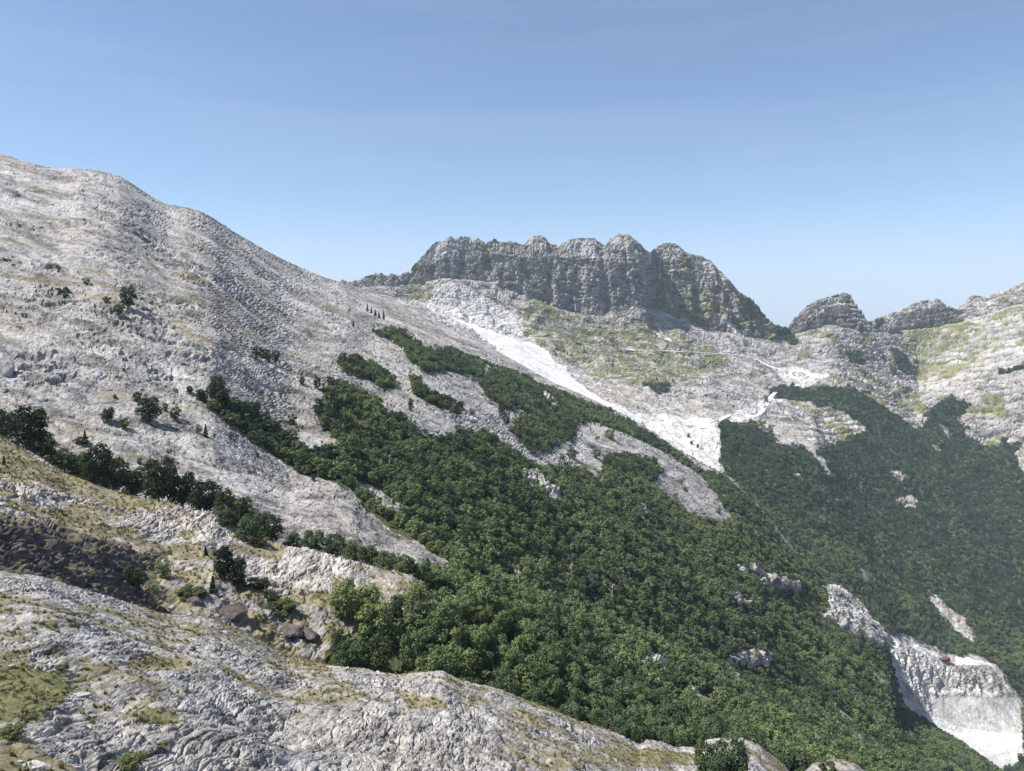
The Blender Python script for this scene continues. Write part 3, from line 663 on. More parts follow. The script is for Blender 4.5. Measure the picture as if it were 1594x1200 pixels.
class NT:
    def __init__(s, nt): s.nt = nt
    def n(s, typ, **kw):
        x = s.nt.nodes.new(typ)
        for k, v in kw.items():
            setattr(x, k, v)
        return x
    def l(s, a, b): s.nt.links.new(a, b)
    def noise(s, co, scale, detail=4, rough=0.55, dist=0.0):
        x = s.n('ShaderNodeTexNoise')
        x.inputs['Scale'].default_value = scale
        x.inputs['Detail'].default_value = detail
        x.inputs['Roughness'].default_value = rough
        x.inputs['Distortion'].default_value = dist
        s.l(co, x.inputs['Vector'])
        return x.outputs['Fac']
    def ramp(s, fac, stops):
        x = s.n('ShaderNodeValToRGB')
        e = x.color_ramp.elements
        while len(e) < len(stops):
            e.new(0.5)
        for el, (p, c) in zip(e, stops):
            el.position = p
            el.color = tuple(c) + (1,)
        s.l(fac, x.inputs[0])
        return x.outputs[0]
    def math(s, op, a, b=None, clamp=False):
        x = s.n('ShaderNodeMath', operation=op, use_clamp=clamp)
        for i, q in enumerate((a, b)):
            if q is None: continue
            if hasattr(q, 'links') or hasattr(q, 'is_linked'): s.l(q, x.inputs[i])
            else: x.inputs[i].default_value = q
        return x.outputs[0]
    def mix(s, fac, a, b):
        x = s.n('ShaderNodeMix', data_type='RGBA')
        for i, q in ((0, fac), (6, a), (7, b)):
            if hasattr(q, 'is_linked'): s.l(q, x.inputs[i])
            elif i: x.inputs[i].default_value = tuple(q) + (1,)
            else: x.inputs[i].default_value = q
        return x.outputs[2]

def terrain_material(name, unit, rock_lo, rock_hi, bump=0.9):
    """limestone with dry grass, green growth, marble scree and dark rock; unit = size of the finest visible grain in metres"""
    m = bpy.data.materials.new(name)
    nt, b = nodes_of(m)
    k = NT(nt)
    co = k.n('ShaderNodeTexCoord').outputs['Object']
    at = k.n('ShaderNodeAttribute', attribute_name='cover')
    sep = k.n('ShaderNodeSeparateColor')
    k.l(at.outputs['Color'], sep.inputs[0])
    fine = k.noise(co, 1 / (unit * 3.2), 6, 0.72)
    mid = k.noise(co, 1 / (unit * 22), 5, 0.6, 0.4)
    bigt = k.noise(co, 1 / (unit * 130), 4, 0.6)
    ab = k.n('ShaderNodeAttribute', attribute_name='beds')
    tone = k.math('ADD', k.math('MULTIPLY', fine, 0.48), k.math('MULTIPLY', mid, 0.32))
    tone = k.math('ADD', tone, k.math('MULTIPLY', ab.outputs['Fac'], 0.25))
    tone = k.math('ADD', tone, 0.10)
    lo, hi = np.array(rock_lo), np.array(rock_hi)
    rock = k.ramp(tone, [(0.37, lo * 0.42), (0.44, lo * 0.9), (0.50, lo * 0.45 + hi * 0.55), (0.56, hi), (0.66, np.minimum(hi * 1.35, 0.8))])  # dark stops, streaked by beds, also paint the shade of small pits
    warm = k.ramp(bigt, [(0.38, (0.985, 1.0, 1.04)), (0.64, (1.0, 0.965, 0.91))])
    mu = k.n('ShaderNodeMix', data_type='RGBA', blend_type='MULTIPLY')
    mu.inputs[0].default_value = 1.0
    k.l(rock, mu.inputs[6]); k.l(warm, mu.inputs[7])
    c = mu.outputs[2]
    def brk(src, width=0.35):
        # break the cover up with grain so its edge is ragged
        x = k.math('ADD', src, k.math('MULTIPLY', k.math('SUBTRACT', fine, 0.5), 1.5))
        y = k.n('ShaderNodeMapRange', interpolation_type='SMOOTHSTEP')
        y.inputs['From Min'].default_value = 0.42
        y.inputs['From Max'].default_value = 0.42 + width
        k.l(x, y.inputs['Value'])
        return y.outputs[0]
    dark = k.ramp(tone, [(0.36, (0.080, 0.077, 0.074)), (0.5, (0.180, 0.172, 0.165)), (0.63, (0.31, 0.297, 0.284))])
    c = k.mix(k.math('MULTIPLY', at.outputs['Alpha'], k.math('ADD', mid, 0.45), True), c, dark)
    white = k.ramp(tone, [(0.36, (0.47, 0.465, 0.46)), (0.6, (0.65, 0.645, 0.635))])
    c = k.mix(sep.outputs[2], c, white)
    dry = k.ramp(tone, [(0.36, (0.095, 0.085, 0.050)), (0.5, (0.18, 0.157, 0.098)), (0.64, (0.275, 0.245, 0.165))])
    c = k.mix(brk(sep.outputs[0]), c, dry)
    green = k.ramp(tone, [(0.36, (0.062, 0.068, 0.030)), (0.5, (0.125, 0.130, 0.058)), (0.64, (0.195, 0.192, 0.092))])
    c = k.mix(brk(sep.outputs[1]), c, green)
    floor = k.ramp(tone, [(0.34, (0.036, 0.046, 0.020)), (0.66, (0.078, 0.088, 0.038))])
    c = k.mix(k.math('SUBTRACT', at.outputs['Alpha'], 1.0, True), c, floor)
    k.l(c, b.inputs['Base Color'])
    bp = k.n('ShaderNodeBump')
    bp.inputs['Strength'].default_value = bump
    bp.inputs['Distance'].default_value = unit * 2.2
    k.l(k.math('ADD', fine, k.math('MULTIPLY', mid, 1.5)), bp.inputs['Height'])
    k.l(bp.outputs[0], b.inputs['Normal'])
    return m

GREY_LO, GREY_HI = (0.165, 0.159, 0.153), (0.335, 0.322, 0.309)
TMAT = {
    'rocky_ground': terrain_material('limestone_near', 0.07, GREY_LO, GREY_HI),
    'hill': terrain_material('limestone_hill', 0.14, (0.195, 0.183, 0.170), (0.365, 0.342, 0.315)),
    'mountain_slope': terrain_material('limestone_slope', 0.5, (0.160, 0.155, 0.150), (0.318, 0.306, 0.295)),
    'valley_ground': terrain_material('limestone_valley', 1.1, (0.185, 0.178, 0.17), (0.35, 0.335, 0.318)),
    'mountain': terrain_material('limestone_far', 1.8, (0.165, 0.158, 0.15), (0.315, 0.30, 0.282)),
}

def grid_object(name, P, mask, beds, mat, colmask=None):
    nr, nc = P.shape[:2]
    idx = np.arange(nr * nc).reshape(nr, nc)
    q = np.stack([idx[:-1, :-1], idx[:-1, 1:], idx[1:, 1:], idx[1:, :-1]], -1)
    if colmask is not None:
        q = q[:, colmask[:-1] & colmask[1:]]
    q = q.reshape(-1, 4)
    used = np.zeros(nr * nc, bool)
    used[q.ravel()] = True
    new = np.cumsum(used) - 1
    q = new[q]
    pts = P.reshape(-1, 3)[used].astype(np.float32)
    mk = mask.reshape(-1, 4)[used].astype(np.float32)
    me = bpy.data.meshes.new(name)
    me.vertices.add(len(pts))
    me.vertices.foreach_set('co', pts.ravel())
    me.loops.add(q.size)
    me.loops.foreach_set('vertex_index', q.ravel().astype(np.int32))
    me.polygons.add(len(q))
    me.polygons.foreach_set('loop_start', np.arange(0, q.size, 4, dtype=np.int32))
    me.polygons.foreach_set('loop_total', np.full(len(q), 4, np.int32))
    me.update(calc_edges=True)
    me.polygons.foreach_set('use_smooth', np.zeros(len(q), bool))
    a = me.attributes.new('cover', 'FLOAT_COLOR', 'POINT')
    a.data.foreach_set('color', np.clip(mk, 0, 2).ravel())
    a = me.attributes.new('beds', 'FLOAT', 'POINT')
    a.data.foreach_set('value', beds.reshape(-1)[used].astype(np.float32))
    me.materials.append(mat)
    o = bpy.data.objects.new(name, me)
    col.objects.link(o)
    o['kind'] = 'structure'
    return o

for g, _l in GROUPS:
    tr = terrain[g]
    cm = None
    if g in ('valley_ground', 'mountain'):
        cm = (U > 470) & (np.abs(theta) < 1.3)
    grid_object(g, tr['P'], tr['mask'], tr['beds'], TMAT[g], cm)

# ------------------------------------------------------------------ finding a point of the ground
def col_index(u):
    return int(np.argmin(np.abs(U + (np.abs(theta) > 1.2) * 1e6 - u)))

gl_ = [g for g, _ in GROUPS]
allP = np.concatenate([terrain[g]['P'] for g in gl_])
_, allV = proj(allP)
runmin = np.minimum.accumulate(allV, axis=0)
off = {}
k0 = 0
for g in gl_:
    off[g] = k0
    k0 += terrain[g]['P'].shape[0]

def ground_at(u, v, g, lines=None):
    """the point of hillside g that lies on the sight line of column u and row v"""
    tr = terrain[g]
    c = col_index(u)
    Pc = tr['P'][:, c]
    Sc = tr['S'][:, c]
    vv = allV[off[g]:off[g] + len(Pc), c]
    if lines is not None:
        i = np.where(np.isin(Sc, [SEGI[n] for n in lines]))[0]
    else:
        i = np.where(vv <= runmin[off[g]:off[g] + len(Pc), c] + 1.0)[0]
        if not len(i):
            i = np.arange(len(Pc))
    k = i[np.argmin(np.abs(vv[i] - v))]
    return Vector(Pc[k].tolist())

# ------------------------------------------------------------------ making meshes and tagging
def mesh_from(name, verts, faces, mat=None, smooth_shade=False, fattr=None):
    me = bpy.data.meshes.new(name)
    verts = np.asarray(verts, np.float32)
    if isinstance(faces, np.ndarray):
        nq, k = faces.shape
        me.vertices.add(len(verts))
        me.vertices.foreach_set('co', verts.ravel())
        me.loops.add(faces.size)
        me.loops.foreach_set('vertex_index', faces.astype(np.int32).ravel())
        me.polygons.add(nq)
        me.polygons.foreach_set('loop_start', np.arange(0, faces.size, k, dtype=np.int32))
        me.polygons.foreach_set('loop_total', np.full(nq, k, np.int32))
        me.update(calc_edges=True)
    else:
        me.from_pydata([tuple(map(float, v)) for v in verts], [], faces)
        me.update()
    if mat: me.materials.append(mat)
    me.polygons.foreach_set('use_smooth', np.full(len(me.polygons), smooth_shade))
    if fattr is not None:
        a = me.attributes.new('leaf_tone', 'FLOAT', 'FACE')
        a.data.foreach_set('value', np.asarray(fattr, np.float32))
    return me

def link(name, data, parent=None, loc=(0, 0, 0)):
    o = bpy.data.objects.new(name, data)
    col.objects.link(o)
    o.location = loc
    if parent: o.parent = parent
    return o

def tag(o, label, cat, group=None, kind=None):
    o['label'] = label
    o['category'] = cat
    if group: o['group'] = group
    if kind: o['kind'] = kind
    return o

# ------------------------------------------------------------------ foliage
def leaf_material(name, c_dark, c_mid, c_light, patch=0.02):
    m = bpy.data.materials.new(name)
    m.use_nodes = True
    nt = m.node_tree
    nt.nodes.clear()
    k = NT(nt)
    out = k.n('ShaderNodeOutputMaterial')
    oi = k.n('ShaderNodeObjectInfo')
    at = k.n('ShaderNodeAttribute', attribute_name='leaf_tone')
    pn = k.noise(oi.outputs['Location'], patch, 3, 0.6)
    v = k.math('ADD', k.math('MULTIPLY', pn, 2.0), k.math('MULTIPLY', oi.outputs['Random'], 0.52))
    v = k.math('ADD', v, k.math('MULTIPLY', at.outputs['Fac'], 0.34))
    v = k.math('SUBTRACT', v, 0.89)
    c = k.ramp(v, [(0.22, c_dark), (0.50, c_mid), (0.80, c_light)])
    d = k.n('ShaderNodeBsdfDiffuse')
    t = k.n('ShaderNodeBsdfTranslucent')
    mx = k.n('ShaderNodeMixShader')
    mx.inputs[0].default_value = 0.22
    k.l(c, d.inputs[0]); k.l(c, t.inputs[0])
    k.l(d.outputs[0], mx.inputs[1]); k.l(t.outputs[0], mx.inputs[2])
    k.l(mx.outputs[0], out.inputs[0])
    return m

M_BROAD = leaf_material('broad_leaves', (0.054, 0.078, 0.044), (0.092, 0.130, 0.062), (0.146, 0.186, 0.080), 0.014)
M_DARK = leaf_material('evergreen_leaves', (0.024, 0.036, 0.022), (0.040, 0.058, 0.032), (0.064, 0.086, 0.042), 0.03)
M_CONI = leaf_material('conifer_needles', (0.016, 0.027, 0.018), (0.028, 0.043, 0.024), (0.048, 0.066, 0.032), 0.03)
M_SHRUB = leaf_material('shrub_leaves', (0.042, 0.056, 0.026), (0.072, 0.090, 0.040), (0.12, 0.14, 0.065), 0.05)
M_PALE = leaf_material('pale_shrub_leaves', (0.085, 0.10, 0.055), (0.13, 0.15, 0.08), (0.19, 0.21, 0.12), 0.05)

def plain_material(name, c0, c1, scale, bump=0.3, rough=0.9):
    m = bpy.data.materials.new(name)
    nt, b = nodes_of(m)
    k = NT(nt)
    co = k.n('ShaderNodeTexCoord').outputs['Object']
    f = k.noise(co, scale, 5, 0.6)
    k.l(k.ramp(f, [(0.33, c0), (0.67, c1)]), b.inputs['Base Color'])
    b.inputs['Roughness'].default_value = rough
    bp = k.n('ShaderNodeBump')
    bp.inputs['Strength'].default_value = bump
    bp.inputs['Distance'].default_value = 0.3 / scale
    k.l(f, bp.inputs['Height'])
    k.l(bp.outputs[0], b.inputs['Normal'])
    return m

M_BARK = plain_material('bark', (0.055, 0.045, 0.036), (0.13, 0.11, 0.09), 6)
M_DEAD = plain_material('dead_wood', (0.26, 0.245, 0.225), (0.42, 0.40, 0.37), 6)

def leaf_quads(pos, nrm, size, rng, stretch=1.0):
    n = len(pos)
    a = rng.normal(size=(n, 3))
    t = np.cross(nrm, a)
    t /= np.linalg.norm(t, axis=1, keepdims=True) + 1e-9
    b = np.cross(nrm, t)
    sz = size * rng.uniform(0.6, 1.25, (n, 1)) * 0.5
    bend = nrm * sz * rng.uniform(-0.5, 0.5, (n, 1))
    v = np.stack([pos - t * sz * stretch, pos - b * sz + bend, pos + t * sz * stretch, pos + b * sz + bend], 1).reshape(-1, 3)
    return v, np.arange(n * 4).reshape(n, 4)

def broad_crown(name, mat, seed, nq, leaf, lobes=13, base=0.12, wide=0.44, tall=0.44):
    """a crown of unit height: leafy lobes round an uneven dome, open between the lobes"""
    r = np.random.default_rng(seed)
    cz = base + (1 - base) * 0.5
    C, RAD = [], []
    for i in range(lobes):
        z = -1.02 + 1.92 * (i + 0.5) / lobes
        a = i * 2.399 + r.uniform(-0.5, 0.5)
        rr = math.sqrt(max(0.30 if z < 0 else 0.05, 1 - (z * 0.92) ** 2))
        k = r.uniform(0.50, 0.86)
        C.append((math.cos(a) * rr * wide * k, math.sin(a) * rr * wide * k, cz + z * tall * 0.78 + r.uniform(-0.03, 0.03)))
        RAD.append(r.uniform(0.13, 0.22) * (1.15 if z < 0 else 1.0))
    C = np.array(C); RAD = np.array(RAD)
    w = RAD ** 2
    idx = r.choice(lobes, nq, p=w / w.sum())
    d = r.normal(size=(nq, 3))
    d /= np.linalg.norm(d, axis=1, keepdims=True)
    d[:, 2] = np.where(d[:, 2] < -0.3, -d[:, 2] * 0.6, d[:, 2])
    pos = C[idx] + d * (RAD[idx] * r.uniform(0.62, 1.10, nq))[:, None]
    nrm = d * 1.0 + r.normal(size=(nq, 3)) * 0.42
    nrm /= np.linalg.norm(nrm, axis=1, keepdims=True)
    v, f = leaf_quads(pos, nrm, leaf, r)
    tone = np.clip(r.random(nq) * 0.75 + (r.random(lobes) * 0.35)[idx], 0, 1)
    return mesh_from(name, v, f, mat, False, tone)

def conifer_crown(name, mat, seed, nq, leaf, slim=0.24, base=0.06, ragged=0.35):
    r = np.random.default_rng(seed)
    nb = 46
    zb = base + (1 - base) * (np.arange(nb) / nb) ** 0.92
    ang = np.arange(nb) * 2.399 + r.uniform(-0.4, 0.4, nb)
    ln = slim * (1 - (zb - base) / (1 - base)) ** 0.8 * r.uniform(1 - ragged, 1.1, nb) + 0.015
    w = ln + 0.02
    idx = r.choice(nb, nq, p=w / w.sum())
    t = r.random(nq) ** 0.7
    rad = ln[idx] * t
    a = ang[idx] + r.normal(size=nq) * 0.22
    pos = np.stack([np.cos(a) * rad, np.sin(a) * rad, zb[idx] - rad * 0.28 + r.normal(size=nq) * 0.012], 1)
    nrm = np.stack([np.cos(a) * 0.5, np.sin(a) * 0.5, np.full(nq, 0.8)], 1) + r.normal(size=(nq, 3)) * 0.5
    nrm /= np.linalg.norm(nrm, axis=1, keepdims=True)
    v, f = leaf_quads(pos, nrm, leaf, r, 1.3)
    return mesh_from(name, v, f, mat, False, r.random(nq))

def tube_mesh(name, segs, mat, sides=6):
    """segs: list of polylines [(point, radius), ...]"""
    V, Fc = [], []
    for pts in segs:
        b0 = len(V)
        for i, (p, rad) in enumerate(pts):
            p = Vector(p)
            q = Vector(pts[min(i + 1, len(pts) - 1)][0]) - Vector(pts[max(i - 1, 0)][0])
            q.normalize()
            x = q.orthogonal().normalized()
            y = q.cross(x)
            for s_ in range(sides):
                an = 2 * math.pi * s_ / sides
                V.append(p + (x * math.cos(an) + y * math.sin(an)) * rad)
        for i in range(len(pts) - 1):
            for s_ in range(sides):
                a = b0 + i * sides + s_
                c = b0 + i * sides + (s_ + 1) % sides
                Fc.append((a, c, c + sides, a + sides))
        Fc.append(tuple(b0 + (len(pts) - 1) * sides + s_ for s_ in range(sides)))
    return mesh_from(name, V, Fc, mat, True)

def trunk_mesh(name, seed, top=0.75, rad=0.028, limbs=5, mat=None):
    r = random.Random(seed)
    main = [((0, 0, -0.12), rad * 1.3)]
    x = y = 0
    for i in range(1, 6):
        x += r.uniform(-0.02, 0.02); y += r.uniform(-0.02, 0.02)
        main.append(((x, y, top * i / 5), rad * (1.1 - 0.19 * i)))
    segs = [main]
    for j in range(limbs):
        a = j * 2.4 + r.uniform(-0.4, 0.4)
        z = top * r.uniform(0.3, 0.75)
        l = r.uniform(0.18, 0.32)
        p = [((0, 0, z), rad * 0.5), ((math.cos(a) * l * 0.5, math.sin(a) * l * 0.5, z + l * 0.35), rad * 0.34), ((math.cos(a) * l, math.sin(a) * l, z + l * 0.8), rad * 0.12)]
        segs.append(p)
    return tube_mesh(name, segs, mat or M_BARK, 5)

def dead_mesh(seed):
    r = random.Random(seed)
    segs = [[((0, 0, -0.1), 0.035), ((0.01, 0.0, 0.4), 0.026), ((0.0, 0.02, 0.75), 0.015), ((0.02, 0.01, 1.0), 0.005)]]
    for j in range(13):
        a = j * 2.4 + r.uniform(-0.4, 0.4)
        z = r.uniform(0.3, 0.9)
        l = r.uniform(0.15, 0.34) * (1.15 - z * 0.6)
        e = (math.cos(a) * l, math.sin(a) * l, z + l * 0.9)
        segs.append([((0, 0.0, z), 0.014), ((e[0] * 0.5, e[1] * 0.5, z + l * 0.35), 0.010), (e, 0.003)])
        b = a + r.uniform(-0.9, 0.9)
        segs.append([((e[0] * 0.5, e[1] * 0.5, z + l * 0.35), 0.008), ((e[0] * 0.5 + math.cos(b) * l * 0.4, e[1] * 0.5 + math.sin(b) * l * 0.4, z + l * 0.8), 0.003)])
    return segs

BROAD_NEAR = [broad_crown('broad_crown', M_BROAD, 20 + i, 2600, 0.062, 17, 0.06, 0.46, 0.48) for i in range(3)]
DARK_NEAR = [broad_crown('dark_crown', M_DARK, 40 + i, 2600, 0.058, 18, 0.05, 0.40, 0.50) for i in range(4)]
BROAD_MID = [broad_crown('broad_crown', M_BROAD, 60 + i, 620, 0.105, 12, 0.08, 0.46, 0.47) for i in range(5)]
DARK_MID = [broad_crown('dark_crown', M_DARK, 70 + i, 620, 0.100, 12, 0.05, 0.40, 0.50) for i in range(3)]
CONI_NEAR = [conifer_crown('needle_crown', M_CONI, 80 + i, 1500, 0.055, 0.22 + 0.04 * i) for i in range(2)]
SHRUB_NEAR = [broad_crown('shrub_crown', M_SHRUB, 90 + i, 1500, 0.085, 12, -0.02, 0.50, 0.52) for i in range(2)]
PALE_NEAR = [broad_crown('pale_crown', M_PALE, 95, 1100, 0.07, 14, 0.0, 0.44, 0.5)]
SHRUB_MID = [broad_crown('shrub_crown', M_SHRUB, 98 + i, 420, 0.13, 9, -0.04, 0.50, 0.52) for i in range(2)]
TRUNKS = [trunk_mesh('trunk', 100 + i) for i in range(3)]
STEMS = [trunk_mesh('stem', 110, 0.55, 0.03, 6)]
CTRUNK = trunk_mesh('trunk', 120, 0.95, 0.02, 0)

def plant(name, crown_me, trunk_me, loc, w, h, label, cat, group=None, rz=None):
    """an Empty at the foot of the plant > crown, trunk"""
    e = bpy.data.objects.new(name, None)
    e.empty_display_size = 0.5
    col.objects.link(e)
    e.location = loc
    e.scale = (w, w, h)
    e.rotation_euler = (0, 0, random.uniform(0, 6.28) if rz is None else rz)
    tag(e, label, cat, group)
    c = link('crown', crown_me, e)
    t = link('trunk' if cat != 'shrub' else 'stem', trunk_me, e)
    return e

MADE = []          # (x, y, radius) of single trees, so that the wood leaves room for them
def put(kind, u, vbase, vtop, wpx, g, label, group=None, lines=None, sink=0.0, variant=None):
    p = ground_at(u, vbase, g, lines)
    y = p.y
    uu, vv = proj(np.array([p.x, p.y, p.z])[None])
    # keep the column exact
    p.x = (u - CX) / F * y
    h = min(max((vv[0] - vtop), 4), abs(vbase - vtop) + 6) / F * y
    w = wpx / F * y
    near = y < 330
    i = len(MADE) if variant is None else variant
    p.z -= 0.03 * h + sink
    if kind == 'evergreen':
        o = plant('evergreen_tree', (DARK_NEAR if near else DARK_MID)[i % (4 if near else 3)], TRUNKS[i % 3], p, w / 0.88, h * 1.02, label, 'tree', group)
    elif kind == 'broad':
        o = plant('broadleaf_tree', (BROAD_NEAR if near else BROAD_MID)[i % (3 if near else 5)], TRUNKS[i % 3], p, w / 0.95, h * 1.02, label, 'tree', group)
    elif kind == 'conifer':
        o = plant('conifer_tree', CONI_NEAR[i % 2], CTRUNK, p, w / 0.46, h, label, 'tree', group)
    elif kind == 'pale':
        o = plant('shrub', PALE_NEAR[0], STEMS[0], p, w / 0.95, h, label, 'shrub', group)
    else:
        o = plant('shrub', (SHRUB_NEAR if near else SHRUB_MID)[i % 2], STEMS[0], p, w / 1.05, h, label, 'shrub', group)
    MADE.append((p.x, p.y, w * 0.5))
    return o

ORD = ['first', 'second', 'third', 'fourth', 'fifth', 'sixth', 'seventh', 'eighth', 'ninth', 'tenth', 'eleventh', 'twelfth', 'thirteenth', 'fourteenth', 'fifteenth', 'sixteenth', 'seventeenth', 'eighteenth', 'nineteenth', 'twentieth']

# the dark row in the hollow behind the grassy hill, from its upper end down
row = [(8, 690, 636, 34), (46, 694, 631, 48), (62, 716, 672, 44), (88, 742, 698, 36), (122, 756, 703, 42), (149, 758, 691, 38), (176, 768, 708, 36), (207, 778, 726, 38), (248, 782, 712, 48), (284, 788, 736, 36),
       (318, 798, 746, 42), (349, 808, 760, 26), (372, 822, 770, 42), (400, 838, 792, 36), (418, 848, 800, 38)]
for i, (u, vb, vt, w) in enumerate(row):
    put('evergreen', u, vb, vt, w * 1.22, 'hill', f'{ORD[i]} dark bushy evergreen down the row behind the dry grassy crest', 'dark evergreens in the row behind the grassy hill', ['dip'])
for i, (u, vb, vt, w) in enumerate([(354, 818, 792, 34), (384, 842, 806, 38), (404, 850, 832, 28)]):
    put(['evergreen', 'broad', 'shrub'][i], u, vb, vt, w, 'hill', ['low dark tree standing in front of the evergreen row on the crest', 'rounded green tree at the lower end of the dark row', 'round green bush on the rocky crest below the dark row'][i], None, ['knoll'])
hedge = [(458, 860, 830, 32), (486, 866, 826, 42), (516, 872, 830, 42), (546, 884, 840, 40), (574, 890, 848, 36), (602, 894, 858, 38), (630, 900, 864, 38), (658, 912, 870, 40), (686, 934, 876, 44), (712, 942, 884, 46), (742, 952, 892, 44), (772, 962, 902, 44), (802, 975, 914, 46), (834, 985, 926, 46), (868, 998, 938, 44), (902, 1010, 952, 46)]
for i, (u, vb, vt, w) in enumerate(hedge):
    put('broad', u, vb, vt, w, 'hill', f'{ORD[i]} green tree along the wooded edge behind the rocky hump, counted downhill', 'green trees along the edge behind the rocky hump', ['dip'])

